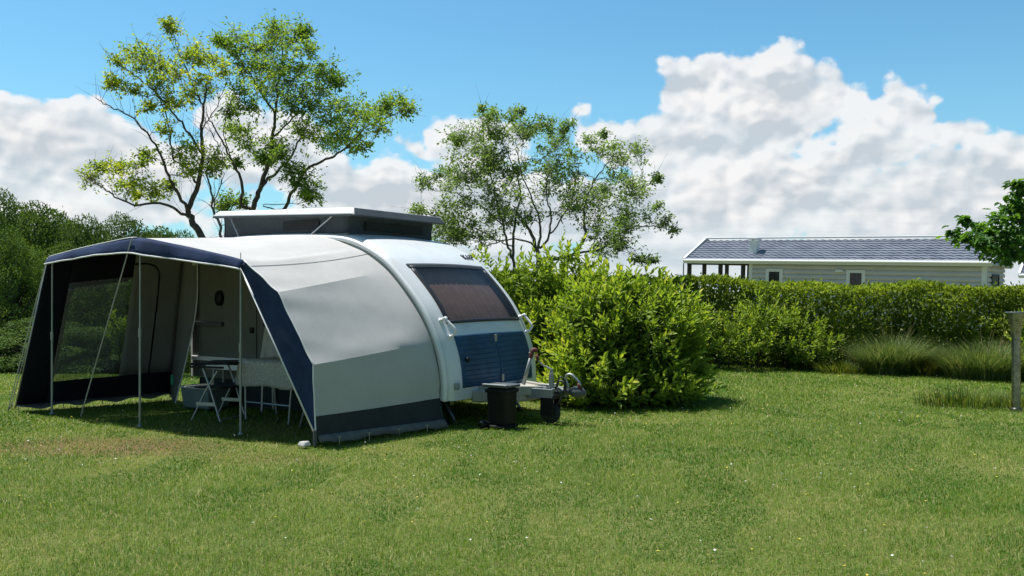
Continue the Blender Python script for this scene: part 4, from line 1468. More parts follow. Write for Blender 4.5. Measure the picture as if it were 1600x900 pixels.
# ---- airy trees: limbs, branches reaching to leaf clumps, fine twigs
def airy_tree(name, label, group, Y0, limbs, clumps, bark, leaf, seed, leaf_len, per_clump, spread, base_uv, base_r, twig_r=0.006, bare=0, zbase=0.0, twig_len=1.0, cat='tree'):
    rs = random.Random(seed)
    nr = np.random.RandomState(seed)
    base = w_at(*base_uv, Y0)
    base.z = zbase
    root = empty(name, base)
    nodes, parent, rad = [], [], []

    def add_node(p, par, r):
        nodes.append(Vector(p)); parent.append(par); rad.append(r)
        return len(nodes) - 1
    chains = []
    for (pts, r0, r1, dy0, dy1) in limbs:
        ctl = []
        for i, q in enumerate(pts):
            u = i / max(1, len(pts) - 1)
            ctl.append(w_at(q[0], q[1], Y0 + dy0 + (dy1 - dy0) * u))
        r0, r1 = r0 * .78, r1 * .8
        cur = catmull(ctl, 5)
        # start on the nearest existing node
        par = -1
        if nodes:
            j = min(range(len(nodes)), key=lambda k: (nodes[k] - cur[0]).length)
            par = j
            cur[0] = nodes[j].copy()
        ids = []
        for i, p in enumerate(cur):
            u = i / (len(cur) - 1)
            jit = 0.012 if 0 < i else 0
            p = p + Vector((rs.gauss(0, jit), rs.gauss(0, jit), rs.gauss(0, jit)))
            r = r0 * (1 - u) + r1 * u
            if i == 0 and par >= 0:
                ids.append(par)
                continue
            ids.append(add_node(p, ids[-1] if ids else par, r))
        chains.append([(nodes[k], (r0 if q == 0 else rad[k])) for q, k in enumerate(ids)])
    # clumps to world
    C = []
    for (u, v, r) in clumps:
        dy = rs.uniform(-spread, spread)
        C.append((w_at(u, v, Y0 + dy), r / F_PX * Y0))
    order = sorted(range(len(C)), key=lambda k: min((C[k][0] - n).length for n in nodes))
    for k in order:
        c, cr = C[k]
        best, bc = None, 1e9
        for j, n in enumerate(nodes):
            d = (c - n).length
            pen = max(0, n.z - c.z + 0.05) * 1.6
            if d + pen < bc:
                bc, best = d + pen, j
        n0 = nodes[best]
        pj = parent[best]
        t0 = (n0 - nodes[pj]).normalized() if pj >= 0 else Vector((0, 0, 1))
        dist = (c - n0).length
        if dist < 0.05:
            continue
        c1 = n0 + t0 * dist * 0.35
        c2 = c + Vector((0, 0, -0.12 * dist))
        steps = max(4, int(dist / 0.12))
        prev = best
        r0 = min(rad[best] * 0.7, 0.006 + 0.012 * dist)
        ch = [(n0, r0)]
        for s in range(1, steps + 1):
            u = s / steps
            p = n0 * (1 - u) ** 3 + c1 * 3 * u * (1 - u) ** 2 + c2 * 3 * u * u * (1 - u) + c * u ** 3
            j = 0.018
            p = p + Vector((rs.gauss(0, j), rs.gauss(0, j), rs.gauss(0, j)))
            r = r0 * (1 - u) + twig_r * u
            prev = add_node(p, prev, r)
            ch.append((p, r))
        chains.append(ch)
    tb = MB()
    for ch in chains:
        thick = ch[0][1]
        tb.tube([p - base for p, _ in ch], [r for _, r in ch], 8 if thick > .05 else (6 if thick > .02 else 4), cap=False)
    # foot of the tree
    P, D, N_, Ln, T = [], [], [], [], []
    for (c, cr) in C:
        nt_ = max(4, int(per_clump / 9))
        hue = rs.random() * 0.45
        for q in range(nt_):
            d = Vector((rs.gauss(0, 1), rs.gauss(0, 1), rs.gauss(0.45, 0.7))).normalized()
            ln = cr * rs.uniform(0.6, 1.25) * twig_len
            st = c + Vector((rs.gauss(0, .25), rs.gauss(0, .25), rs.gauss(0, .2))) * cr
            en = st + d * ln
            mid = st.lerp(en, .5) + Vector((rs.gauss(0, .08), rs.gauss(0, .08), rs.gauss(.04, .08))) * ln
            tb.tube([st - base, mid - base, en - base], [twig_r * .8, twig_r * .6, twig_r * .3], 3, cap=False)
            for m_ in range(int(per_clump / nt_)):
                u = rs.random() ** 0.7
                p = st.lerp(mid, u * 2) if u < .5 else mid.lerp(en, u * 2 - 1)
                P.append(p + Vector((rs.gauss(0, .03), rs.gauss(0, .03), rs.gauss(0, .03))) - base)
                dd = (d * .5 + Vector((rs.gauss(0, 1), rs.gauss(0, 1), rs.gauss(-.1, .6))).normalized())
                D.append(dd)
                N_.append(Vector((rs.gauss(0, .6), rs.gauss(0, .6), 1)))
                Ln.append(leaf_len * rs.uniform(.6, 1.3))
                T.append(min(1, hue + rs.random() * 0.6))
    # bare twigs along the branches
    for q in range(bare):
        j = rs.randrange(len(nodes))
        if nodes[j].z < 2.2:
            continue
        pj = parent[j]
        t0 = (nodes[j] - nodes[pj]).normalized() if pj >= 0 else Vector((0, 0, 1))
        d = (t0 + Vector((rs.gauss(0, .7), rs.gauss(0, .7), rs.gauss(.3, .4)))).normalized()
        ln = rs.uniform(.25, .7)
        a = nodes[j]
        tb.tube([a - base, a + d * ln * .5 + Vector((0, 0, .04)) - base, a + d * ln + Vector((rs.gauss(0, .06), 0, rs.gauss(.08, .06))) - base], [twig_r, twig_r * .7, twig_r * .3], 3, cap=False)
    tb.build('trunk', bark, root, smooth=True)
    P, D, N_, Ln, T = np.array(P), np.array(D), np.array(N_), np.array(Ln), np.array(T)
    me = leaves_mesh('crown', P, D, N_, Ln, Ln * nr.uniform(.42, .62, len(Ln)), T)
    link_mesh('crown', me, leaf, root)
    return tag(root, label, cat, group)


def z1(lst):   # detail view of the left trees -> photo pixels
    return [(100 + x / 2.25, y / 2.25) + tuple(q / 2.25 for q in r) for x, y, *r in lst]


def z2(lst):
    return [(640 + x / 3.0, 140 + y / 3.0) + tuple(q / 3.0 for q in r) for x, y, *r in lst]


GT = 'trees standing behind the caravan'
A_limbs = [
    (z1([(530, 930), (495, 850), (455, 785), (437, 735), (470, 650), (486, 545), (482, 460), (490, 370), (502, 280)]), 0.105, 0.018, 0.0, 0.3),
    (z1([(440, 742), (400, 680), (368, 620), (338, 540), (300, 480), (230, 405), (160, 375), (115, 345)]), 0.045, 0.008, 0.0, -0.8),
    (z1([(425, 760), (350, 716), (250, 718), (180, 690), (130, 655), (92, 627)]), 0.04, 0.008, 0.0, -1.0),
    (z1([(470, 650), (430, 590), (385, 560), (370, 465), (350, 380), (310, 310)]), 0.032, 0.010, 0.1, 0.6),
    (z1([(486, 545), (440, 470), (390, 410), (335, 335), (282, 292), (232, 252), (195, 225)]), 0.036, 0.008, 0.1, 0.8),
    (z1([(490, 370), (450, 300), (430, 240), (400, 180), (380, 112)]), 0.024, 0.007, 0.25, 0.0),
    (z1([(482, 460), (520, 400), (555, 330), (575, 280)]), 0.02, 0.007, 0.25, -0.5)]
A_cl = z1([(378, 103, 26), (365, 90, 18), (455, 180, 38), (440, 205, 30), (290, 205, 50), (250, 190, 28), (320, 215, 38), (190, 222, 22), (270, 245, 28), (340, 240, 28), (200, 310, 38), (170, 300, 22), (250, 325, 26),
           (350, 290, 40), (320, 312, 30), (400, 270, 34), (400, 370, 30), (440, 345, 28), (500, 330, 40), (520, 215, 26), (560, 255, 26), (470, 290, 28), (475, 215, 22),
           (360, 465, 28), (400, 540, 42), (460, 530, 34), (430, 580, 38), (440, 612, 26), (265, 578, 25), (295, 555, 24), (150, 600, 36), (120, 590, 18), (195, 600, 25),
           (90, 628, 24), (240, 655, 40), (310, 675, 34), (330, 685, 22), (215, 660, 25), (540, 562, 26), (520, 600, 18), (370, 660, 14), (260, 690, 22), (360, 370, 22), (300, 385, 16)])
airy_tree('sparse_tree', 'sparse yellow-green tree with a slanting trunk, leftmost of the trees behind the caravan', GT, 18.0, A_limbs, A_cl, M['bark'], M['leaf_yellow'], 11, 0.070, 230, 0.9,
          (333, 420), 0.1, bare=320, twig_r=0.0045, twig_len=1.9)
B_limbs = [
    (z1([(652, 900), (664, 745), (690, 660), (720, 560), (735, 480), (742, 400), (750, 300), (768, 200), (762, 130)]), 0.085, 0.010, 0.0, 0.4),
    (z1([(668, 740), (626, 720), (625, 640), (592, 570), (560, 510), (522, 440), (502, 400)]), 0.05, 0.010, 0.0, -0.6),
    (z1([(690, 660), (740, 610), (790, 560), (830, 490), (860, 420), (900, 330)]), 0.045, 0.010, 0.0, 0.8),
    (z1([(668, 760), (760, 745), (800, 680), (850, 600), (920, 560), (990, 520), (1060, 450), (1150, 410), (1200, 380)]), 0.06, 0.008, 0.0, -0.7),
    (z1([(735, 480), (790, 430), (840, 380), (890, 330)]), 0.03, 0.010, 0.2, -0.6),
    (z1([(742, 400), (690, 320), (640, 240), (575, 175)]), 0.03, 0.008, 0.2, 0.6),
    (z1([(592, 570), (560, 450), (600, 330), (640, 300)]), 0.02, 0.007, -0.3, -0.8),
    (z1([(760, 745), (700, 720), (820, 715), (870, 690)]), 0.018, 0.006, -0.2, -0.5)]
B_cl = z1([(620, 140, 34), (560, 160, 24), (545, 145, 14), (600, 190, 30), (750, 130, 42), (740, 105, 22), (830, 130, 36), (845, 115, 18), (790, 165, 42), (860, 185, 28), (720, 180, 38), (680, 175, 32),
           (740, 260, 52), (640, 260, 44), (680, 290, 48), (790, 300, 48), (840, 340, 48), (720, 330, 44), (620, 330, 34), (900, 260, 30), (935, 285, 44), (955, 300, 26), (900, 320, 42), (870, 380, 38),
           (650, 380, 30), (580, 400, 26), (800, 390, 32), (960, 380, 46), (1010, 390, 38), (930, 430, 42), (1000, 450, 46), (1050, 420, 42), (1100, 400, 40), (1100, 450, 32), (1180, 365, 32), (1205, 395, 24),
           (1130, 380, 28), (860, 480, 52), (920, 500, 42), (1000, 500, 42), (960, 490, 42), (1040, 520, 26), (830, 470, 28), (630, 480, 40), (650, 520, 36), (600, 460, 24), (740, 520, 30), (720, 570, 28), (760, 550, 24),
           (790, 600, 36), (850, 630, 38), (820, 650, 30), (870, 670, 28), (860, 700, 20), (700, 560, 18), (610, 580, 18), (580, 720, 30), (620, 722, 24), (560, 735, 16), (770, 240, 34), (830, 250, 24), (700, 240, 32), (780, 345, 36)])
airy_tree('leafy_tree', 'taller leafy tree with several dark stems rising directly behind the pop-up roof', GT, 18.6, B_limbs, B_cl, M['bark'], M['leaf_mid'], 23, 0.070, 330, 1.2,
          (391, 430), 0.1, bare=160, twig_r=0.0045, twig_len=1.9)
S_limbs = [(z1([(552, 900), (548, 800), (525, 740), (515, 660), (500, 590), (540, 520), (520, 470)]), 0.04, 0.008, 0.0, 0.3),
           (z1([(525, 740), (545, 660), (560, 620), (555, 560)]), 0.018, 0.006, 0.1, -0.2),
           (z1([(548, 800), (590, 780), (570, 830)]), 0.012, 0.006, 0.1, -0.2)]
airy_tree('bare_sapling', 'thin nearly leafless sapling between the two tall trees behind the caravan', GT, 17.2, S_limbs, z1([(530, 590, 16), (555, 570, 14), (500, 560, 10)]), M['bark_grey'], M['leaf_yellow'], 31, 0.06, 26, 0.3,
          (345, 440), 0.04, bare=40)

rs = random.Random(4)
def in_poly(x, y, P):
    c = False
    for i in range(len(P)):
        x0, y0 = P[i]; x1, y1 = P[i - 1]
        if (y0 > y) != (y1 > y) and x < (x1 - x0) * (y - y0) / (y1 - y0) + x0:
            c = not c
    return c
OUT = [(40, 450), (200, 380), (210, 230), (330, 170), (420, 160), (520, 150), (640, 190), (740, 210), (780, 330), (820, 260), (910, 230), (1070, 290), (1080, 400), (1150, 430),
       (1080, 500), (1100, 570), (1180, 640), (1050, 640), (1000, 700), (1010, 770), (900, 770), (850, 680), (700, 620), (500, 620), (400, 700), (250, 760), (100, 690), (60, 590), (150, 560), (230, 500)]
C_cl, D_cl = [], []
while len(C_cl) + len(D_cl) < 150:
    x, y = rs.uniform(20, 1260), rs.uniform(80, 800)
    if in_poly(x, y, OUT):
        (D_cl if x < 430 and rs.random() < .8 else C_cl).append((x, y, rs.uniform(36, 58)))
C_cl += [(345, 95, 18), (370, 130, 24), (400, 120, 20), (500, 120, 28), (475, 140, 26), (520, 105, 18), (640, 165, 26), (655, 185, 26), (740, 180, 26), (720, 200, 26), (905, 215, 16), (840, 245, 26), (960, 270, 30),
         (1060, 290, 26), (1150, 430, 22), (1165, 420, 14), (1160, 550, 20), (1210, 610, 24), (1240, 660, 18), (1180, 640, 24), (1100, 810, 24), (1140, 800, 14), (1060, 800, 16), (980, 750, 24)]
D_cl += [(60, 440, 26), (90, 440, 30), (130, 410, 30), (30, 575, 24), (60, 580, 26), (190, 380, 26), (215, 235, 18), (240, 250, 22)]
C_limbs = [
    (z2([(625, 910), (604, 840), (600, 760), (562, 660), (520, 600), (480, 540)]), 0.085, 0.016, 0.0, 0.5),
    (z2([(600, 760), (612, 650), (592, 560), (562, 480), (520, 380), (500, 250)]), 0.04, 0.010, 0.0, -0.5),
    (z2([(600, 760), (650, 690), (662, 600), (642, 500), (650, 400), (700, 280)]), 0.04, 0.010, 0.0, 0.6),
    (z2([(640, 800), (760, 775), (822, 690), (818, 560), (850, 460), (900, 380), (960, 300)]), 0.055, 0.010, 0.0, 0.5),
    (z2([(760, 775), (900, 745), (980, 680), (1080, 640), (1180, 645), (1240, 660)]), 0.035, 0.006, 0.1, -0.5),
    (z2([(980, 680), (1030, 760), (1130, 805)]), 0.016, 0.006, 0.0, -0.5),
    (z2([(650, 690), (740, 560), (780, 420), (800, 330)]), 0.025, 0.008, 0.2, -0.6)]
D_limbs = [
    (z2([(500, 910), (486, 760), (495, 620), (520, 480), (480, 350), (420, 220)]), 0.05, 0.010, 0.0, 0.4),
    (z2([(490, 800), (468, 755), (440, 640), (400, 480), (380, 400), (350, 260), (345, 110)]), 0.045, 0.008, 0.0, -0.4),
    (z2([(440, 640), (330, 540), (220, 490), (120, 470), (50, 445)]), 0.025, 0.006, -0.1, 0.5),
    (z2([(480, 740), (380, 690), (240, 620), (120, 590), (40, 575)]), 0.02, 0.006, 0.0, 0.3)]
airy_tree('spreading_tree', 'broad fine-leaved tree spreading above the laurel bushes in the middle', GT, 20.0, C_limbs, z2(C_cl), M['bark_grey'], M['leaf_olive'], 41, 0.070, 150, 1.3,
          (848, 443), 0.1, bare=220, twig_r=0.0045, twig_len=1.7)
airy_tree('spreading_tree', 'fine-leaved two-stemmed tree just right of the raised caravan roof', GT, 20.8, D_limbs, z2(D_cl), M['bark_grey'], M['leaf_olive'], 43, 0.070, 150, 1.1,
          (806, 443), 0.1, bare=150, twig_r=0.0045, twig_len=1.7)

# ---- broad-leaved tree reaching in from the right
def lobed_tree():
    rs = random.Random(8)
    Y0 = 14.0
    base = w_at(1760, 600, Y0); base.z = 0
    root = empty('broad_leaved_tree', base)
    tb = MB()
    top = Vector((base.x, base.y, 2.0))
    tb.tube([Vector((0, 0, 0)), Vector((-.03, 0, 1.0)), Vector((0.02, 0, 2.0)), Vector((.05, .1, 3.2)), Vector((0, .1, 4.2))], [0.14, .11, .10, .06, .03], 10)
    cl = [(1493, 366, 15), (1510, 345, 12), (1520, 372, 18), (1535, 356, 20), (1548, 378, 22), (1558, 342, 18), (1572, 362, 24), (1560, 395, 20), (1582, 395, 24), (1590, 340, 24), (1578, 322, 16),
          (1592, 300, 16), (1588, 288, 10), (1600, 372, 26), (1604, 320, 24), (1612, 398, 18), (1540, 384, 12), (1600, 345, 20), (1577, 402, 10), (1570, 385, 18), (1530, 380, 14), (1598, 390, 20), (1595, 325, 14), (1586, 372, 20), (1552, 362, 16), (1610, 290, 18)]
    for q in range(60):
        cl.append((rs.uniform(1645, 1980), rs.uniform(190, 430), rs.uniform(22, 40)))
    P, D, N_, Ln, T = [], [], [], [], []
    for (u, v, r) in cl:
        c = w_at(u, v, Y0 + rs.uniform(-.5, .5)) - base
        cr = r / F_PX * Y0
        a = Vector((0, 0.05, min(3.6, max(1.4, c.z - .5))))
        mid = a.lerp(c, .5) + Vector((0, 0, .12))
        if v < 420 and rs.random() < .8:
            tb.tube([a, mid, c], [.03, .02, .008], 5, cap=False)
        for m_ in range(34 if u < 1620 else 60):
            p = c + Vector((rs.gauss(0, .45), rs.gauss(0, .5), rs.gauss(0, .38))) * cr
            P.append(p)
            D.append(Vector((rs.gauss(-.2, .8), rs.gauss(0, .8), rs.gauss(-.35, .4))))
            N_.append(Vector((rs.gauss(0, .45), rs.gauss(0, .45), 1)))
            Ln.append(rs.uniform(.085, .15))
            T.append(rs.random())
    # lobed leaves: a main blade with two side blades
    P, D, N_, Ln, T = np.array(P), unit(np.array(D)), unit(np.array(N_)), np.array(Ln), np.array(T)
    S = unit(np.cross(D, N_))
    PP = np.concatenate([P, P + D * Ln[:, None] * .1, P + D * Ln[:, None] * .1])
    DD = np.concatenate([D, D * .6 + S * .8, D * .6 - S * .8])
    NN = np.concatenate([N_] * 3)
    LL = np.concatenate([Ln, Ln * .72, Ln * .72])
    TT = np.concatenate([T] * 3)
    tb.build('trunk', M['bark'], root, smooth=True)
    link_mesh('crown', leaves_mesh('crown', PP, DD, NN, LL, LL * .55, TT, shape='leaf'), M['leaf_dark'], root)
    return tag(root, 'dark broad-leaved tree reaching in from the right edge in front of the mobile home', 'tree')
lobed_tree()


# ---- evergreen bushes: lobes of upright leafy shoots
def bush(name, label, cat, lobes, seed, shoots, leaf, leaf_len, per=13, group=None, up=0.9, fill=0.35, tall=(), shoot_len=(0.18, 0.66)):
    rs = np.random.RandomState(seed)
    cx = np.mean([l[0] for l in lobes]); cy = np.mean([l[1] for l in lobes])
    base = np.array([cx, cy, 0.0])
    root = empty(name, tuple(base))
    lob = np.array([(l[0], l[1], l[2], l[3], l[4] if len(l) > 4 else l[3]) for l in lobes])   # x,y,z, radius xy, radius z
    wgt = lob[:, 3] ** 2
    P, D, N_, L, T = [], [], [], [], []
    stem = MB()
    k = 0
    while k < shoots:
        l = lob[rs.choice(len(lob), p=wgt / wgt.sum())]
        d = rnd_unit(rs, 1)[0]
        if d[2] < -0.55:
            continue
        deep = rs.rand() < fill
        s = rs.uniform(.35, .8) if deep else rs.uniform(.80, 1.02)
        p = np.array([l[0] + d[0] * l[3] * s, l[1] + d[1] * l[3] * s, l[2] + d[2] * l[4] * s])
        if p[2] < 0.05:
            continue
        ins = False
        for q in lob:                       # skip shoots buried in another lobe
            e = (((p - q[:3]) / np.array([q[3], q[3], q[4]])) ** 2).sum()
            if e < .35 and not deep:
                ins = True
        if ins:
            continue
        tuft = gnoise(np.array([p[0] * 3.2 + p[2] * 1.7 + seed]), np.array([p[2] * 3.0 + p[1] * 2.1]), 33)[0]
        if not deep and tuft < .36 and rs.rand() < .8:
            continue
        if not deep:
            p = p + d * (tuft - .5) * .34
        k += 1
        ax = d * np.array([1, 1, .55]) + np.array([0, 0, up]) + rs.normal(size=3) * .28
        ax /= np.linalg.norm(ax)
        sl = rs.uniform(*shoot_len) * (0.8 if deep else 1)
        p0 = p - ax * sl * .5
        b1 = np.cross(ax, [0.3, 0.5, 0.1]); b1 /= np.linalg.norm(b1)
        b2 = np.cross(ax, b1)
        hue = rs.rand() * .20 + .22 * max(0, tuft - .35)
        if rs.rand() < .35:
            stem.tube([tuple(p0 - base), tuple(p0 + ax * sl - base)], [.008, .003], 3, cap=False)
        for i in range(per):
            u = (i + rs.rand()) / per
            a = i * 2.4 + rs.rand() * .8
            out_ = b1 * math.cos(a) + b2 * math.sin(a)
            op = 1.25 - 0.95 * u            # open low down, closed at the tip
            dd = ax * (1 - .55 * op + .25) + out_ * op
            P.append(p0 + ax * sl * u + out_ * .006)
            D.append(dd)
            N_.append(ax + out_ * (-.35))
            L.append(leaf_len * rs.uniform(.75, 1.2) * (1.0 - .25 * u))
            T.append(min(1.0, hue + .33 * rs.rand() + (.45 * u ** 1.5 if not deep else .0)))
    P = np.array(P) - base
    m_ = P[:, 2] > 0.01
    P, D, N_, L, T = P[m_], np.array(D)[m_], np.array(N_)[m_], np.array(L)[m_], np.array(T)[m_]
    # a few stout stems from the ground
    for q in lob:
        for e in range(3):
            a = rs.uniform(0, 6.28)
            stem.tube([(q[0] - base[0] + .15 * math.cos(a), q[1] - base[1] + .15 * math.sin(a), 0), tuple(q[:3] - base + np.array([.2 * math.cos(a), .2 * math.sin(a), .1]))], [.02, .008], 5, cap=False)
    stem.build('stems', M['shrub_stem'], root)
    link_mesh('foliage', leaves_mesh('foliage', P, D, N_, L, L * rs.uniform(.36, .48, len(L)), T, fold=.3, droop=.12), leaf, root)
    return tag(root, label, cat, group)


GB = 'laurel bushes beside the caravan'
bush('laurel_bush', 'big bright green laurel bush right of the caravan drawbar', 'bush',
     [(1.75, 12.95, .78, .92, .85), (2.38, 12.95, .55, .58, .60), (1.20, 12.85, .85, .62, .80), (1.85, 13.3, 1.12, .75, .72), (2.15, 12.55, .42, .55, .45), (1.25, 12.4, .45, .50, .48), (1.45, 13.2, 1.35, .48, .5), (2.3, 13.2, 1.0, .5, .6), (1.3, 12.75, .22, .75, .28), (2.1, 12.75, .22, .75, .28)],
     71, 1250, M['leaf_laurel'], 0.135, group=GB)
bush('laurel_bush', 'taller laurel bush directly behind the caravan front window', 'bush',
     [(-.25, 14.5, 1.35, .62, .75), (.30, 14.3, 1.35, .68, .80), (.80, 14.2, 1.48, .50, .85), (1.15, 14.3, 1.25, .52, .85), (.95, 13.7, .85, .65, .85), (.55, 13.8, .7, .6, .7), (.2, 14.0, .6, .8, .6), (-.5, 13.9, .3, .8, .4), (-1.4, 14.6, .4, .9, .5), (.7, 13.3, .28, .45, .35)],
     72, 1250, M['leaf_laurel'], 0.135, group=GB)
bush('laurel_bush', 'low laurel bush in front of the clipped hedge, right of the big bush', 'bush',
     [(4.35, 18.3, .55, .65, .65), (5.1, 18.35, .70, .70, .72), (5.75, 18.2, .5, .6, .62), (6.25, 18.1, .42, .45, .5), (3.7, 18.4, .6, .6, .7)],
     73, 620, M['leaf_laurel'], 0.105, group=GB)

# ---- clipped hedge
def hedge():
    rs = np.random.RandomState(90)
    path = np.array([(-1.5, 21.4), (1.5, 20.8), (5.4, 19.7), (8.0, 18.6), (10.5, 17.5), (14.5, 15.9)])
    seg = np.linalg.norm(np.diff(path, axis=0), axis=1)
    cum = np.concatenate([[0], np.cumsum(seg)])
    Lt = cum[-1]
    TH_ = 1.3
    def top(s): return 2.03 - .60 * s / Lt + .05 * np.sin(s * 1.3) + .035 * np.sin(s * 3.1 + 1)
    base = np.array([6.0, 19.4, 0])
    root = empty('hedge', tuple(base))
    n = 46000
    s = rs.uniform(0, Lt, n)
    idx = np.clip(np.searchsorted(cum, s) - 1, 0, len(seg) - 1)
    u = (s - cum[idx]) / seg[idx]
    c = path[idx] * (1 - u[:, None]) + path[idx + 1] * u[:, None]
    d = np.diff(path, axis=0)[idx] / seg[idx][:, None]
    nrm = np.stack([d[:, 1], -d[:, 0]], 1)          # towards the camera
    side = rs.rand(n)
    zt = top(s)
    h = np.where(side < .66, rs.rand(n) ** .9 * zt, zt)
    bump = (gnoise(s * 1.7, h * 2.2, 3) - .5) * .62 + (gnoise(s * 4.5, h * 5, 4) - .5) * .22
    w = np.where(side < .66, TH_ / 2 + bump - np.abs(rs.normal(0, .10, n)), rs.uniform(-TH_ / 2, TH_ / 2, n))
    h = np.where(side < .66, h, zt - np.abs(rs.normal(0, .06, n)) + (gnoise(s * 3.0, w * 3 + 9, 5) - .5) * .16 + (rs.rand(n) < .04) * rs.uniform(0, .10, n))
    back = (side >= .95)
    w = np.where(back, -TH_ / 2 + bump * .5, w)
    h = np.where(back, rs.rand(n) * zt, h)
    P = np.stack([c[:, 0] + nrm[:, 0] * w, c[:, 1] + nrm[:, 1] * w, h], 1)
    Pn = np.where((side < .66)[:, None], np.stack([nrm[:, 0], nrm[:, 1], np.full(n, .35)], 1), np.array([0, 0, 1.0])[None])
    D = Pn * .7 + rs.normal(size=(n, 3)) * .65 + np.array([0, 0, .35])
    N_ = Pn * .5 + np.array([0, 0, .7]) + rs.normal(size=(n, 3)) * .55
    L = rs.uniform(.06, .11, n)
    young = np.clip((h / zt - .72) / .28, 0, 1) * .35 * rs.rand(n)
    T = np.clip(rs.rand(n) * .6 + young, 0, 1)
    T = np.clip(T * .8 + .28 * gnoise(s * 2, h * 2, 8), 0, 1)
    # inner twig mass so that no light shows straight through
    tw_ = MB()
    for k in range(260):
        q = rs.uniform(0.2, Lt - .2)
        i = int(np.clip(np.searchsorted(cum, q) - 1, 0, len(seg) - 1))
        uu = (q - cum[i]) / seg[i]
        c0 = path[i] * (1 - uu) + path[i + 1] * uu - base[:2]
        o_ = rs.uniform(-.35, .35, 2)
        e_ = rs.uniform(-.5, .5, 2)
        tw_.tube([(c0[0] + o_[0] * .5, c0[1] + o_[1] * .5, 0), (c0[0] + e_[0], c0[1] + e_[1], rs.uniform(1.0, 1.6))], [.018, .005], 4, cap=False)
    tw_.build('stems', M['shrub_stem'], root)
    n2 = 26000
    s2 = rs.uniform(0, Lt, n2)
    idx = np.clip(np.searchsorted(cum, s2) - 1, 0, len(seg) - 1)
    u = (s2 - cum[idx]) / seg[idx]
    c2 = path[idx] * (1 - u[:, None]) + path[idx + 1] * u[:, None]
    nr2 = np.stack([np.diff(path, axis=0)[idx][:, 1], -np.diff(path, axis=0)[idx][:, 0]], 1) / seg[idx][:, None]
    w2 = rs.uniform(-.45, .42, n2)
    P2 = np.stack([c2[:, 0] + nr2[:, 0] * w2, c2[:, 1] + nr2[:, 1] * w2, rs.rand(n2) ** 1.3 * (top(s2) - .12)], 1)
    P = np.concatenate([P, P2]) - base
    D = np.concatenate([D, rs.normal(size=(n2, 3))])
    N_ = np.concatenate([N_, rs.normal(size=(n2, 3)) * .6 + np.array([0, -.3, .5])])
    L = np.concatenate([L, rs.uniform(.09, .15, n2)])
    T = np.concatenate([T, rs.rand(n2) * .4])
    link_mesh('foliage', leaves_mesh('foliage', P, D, N_, L, L * rs.uniform(.38, .52, len(L)), T, fold=.25), M['leaf_hedge'], root)
    return tag(root, 'long clipped green hedge in front of the mobile home', 'hedge')
hedge()


# ---- long grass: tussocks of arching blades
def blades_mesh(name, P, H, W, lean, leanamt, tint, segs=3, twist=None, rs=None):
    n = len(P)
    ca, sa = np.cos(lean), np.sin(lean)
    t0 = lean + np.pi / 2 + (twist if twist is not None else 0)
    wx, wy = np.cos(t0), np.sin(t0)
    rows = []
    for i in range(segs + 1):
        u = i / segs
        off = leanamt * u ** 1.8 * H
        z = H * (u - .30 * np.clip(leanamt, 0, 1.3) * u ** 2.2)
        ww = W * (1 - u ** 1.6) * .5 + W * .02
        cx, cy, cz = P[:, 0] + ca * off, P[:, 1] + sa * off, P[:, 2] + z
        rows.append(np.stack([cx - wx * ww, cy - wy * ww, cz], 1))
        rows.append(np.stack([cx + wx * ww, cy + wy * ww, cz], 1))
    k = 2 * (segs + 1)
    V = np.stack(rows, 1).reshape(-1, 3)
    b = np.arange(n)[:, None] * k
    F = np.stack([b + [2 * i, 2 * i + 1, 2 * i + 3, 2 * i + 2] for i in range(segs)], 1).reshape(-1, 4)
    return fast_mesh(name, V, F, {'tint': np.repeat(tint, segs)})


M['tussock'] = leaf_mat('tussock_blade', (0.069, 0.129, 0.034), (0.144, 0.189, 0.058), (0.425, 0.420, 0.195), transl=0.35, rough=0.6, spec=0.2, tcol=(1.3, 1.3, .7))
M['longgrass'] = leaf_mat('long_grass_blade', (0.056, 0.106, 0.020), (0.106, 0.156, 0.030), (0.250, 0.225, 0.100), transl=0.4, rough=0.6, spec=0.2)


def tussock(name, label, x, y, r, h, n, seed, mat, lean=1.0, group=None):
    rs = np.random.RandomState(seed)
    root = empty(name, (x, y, 0))
    a = rs.uniform(0, 6.283, n)
    q = np.sqrt(rs.rand(n)) * r
    P = np.stack([q * np.cos(a), q * np.sin(a) * .7, np.zeros(n)], 1)
    H = h * rs.uniform(.55, 1.15, n) * (1 - .25 * q / r)
    ln = a + rs.normal(0, .6, n)
    la = lean * (q / r * .7 + rs.rand(n) * .55)
    me = blades_mesh('blades', P, H, np.full(n, .011) * rs.uniform(.6, 1.3, n), ln, la, rs.rand(n) ** 1.5, segs=5)
    link_mesh('blades', me, mat, root)
    st = MB()
    for k in range(12):
        aa, qq = rs.uniform(0, 6.28), rs.rand() * r * .5
        d = np.array([math.cos(aa), math.sin(aa)])
        p0 = np.array([qq * d[0], qq * d[1] * .7])
        hh = h * rs.uniform(.8, 1.15)
        st.tube([(p0[0], p0[1], 0), (p0[0] + d[0] * .1, p0[1] + d[1] * .1, hh * .6), (p0[0] + d[0] * .32, p0[1] + d[1] * .3, hh)], [.003, .0025, .0015], 3, cap=False)
    if mat is M['tussock']:
        st.build('dry_stalks', M['straw'], root)
    return tag(root, label, 'grass clump', group)


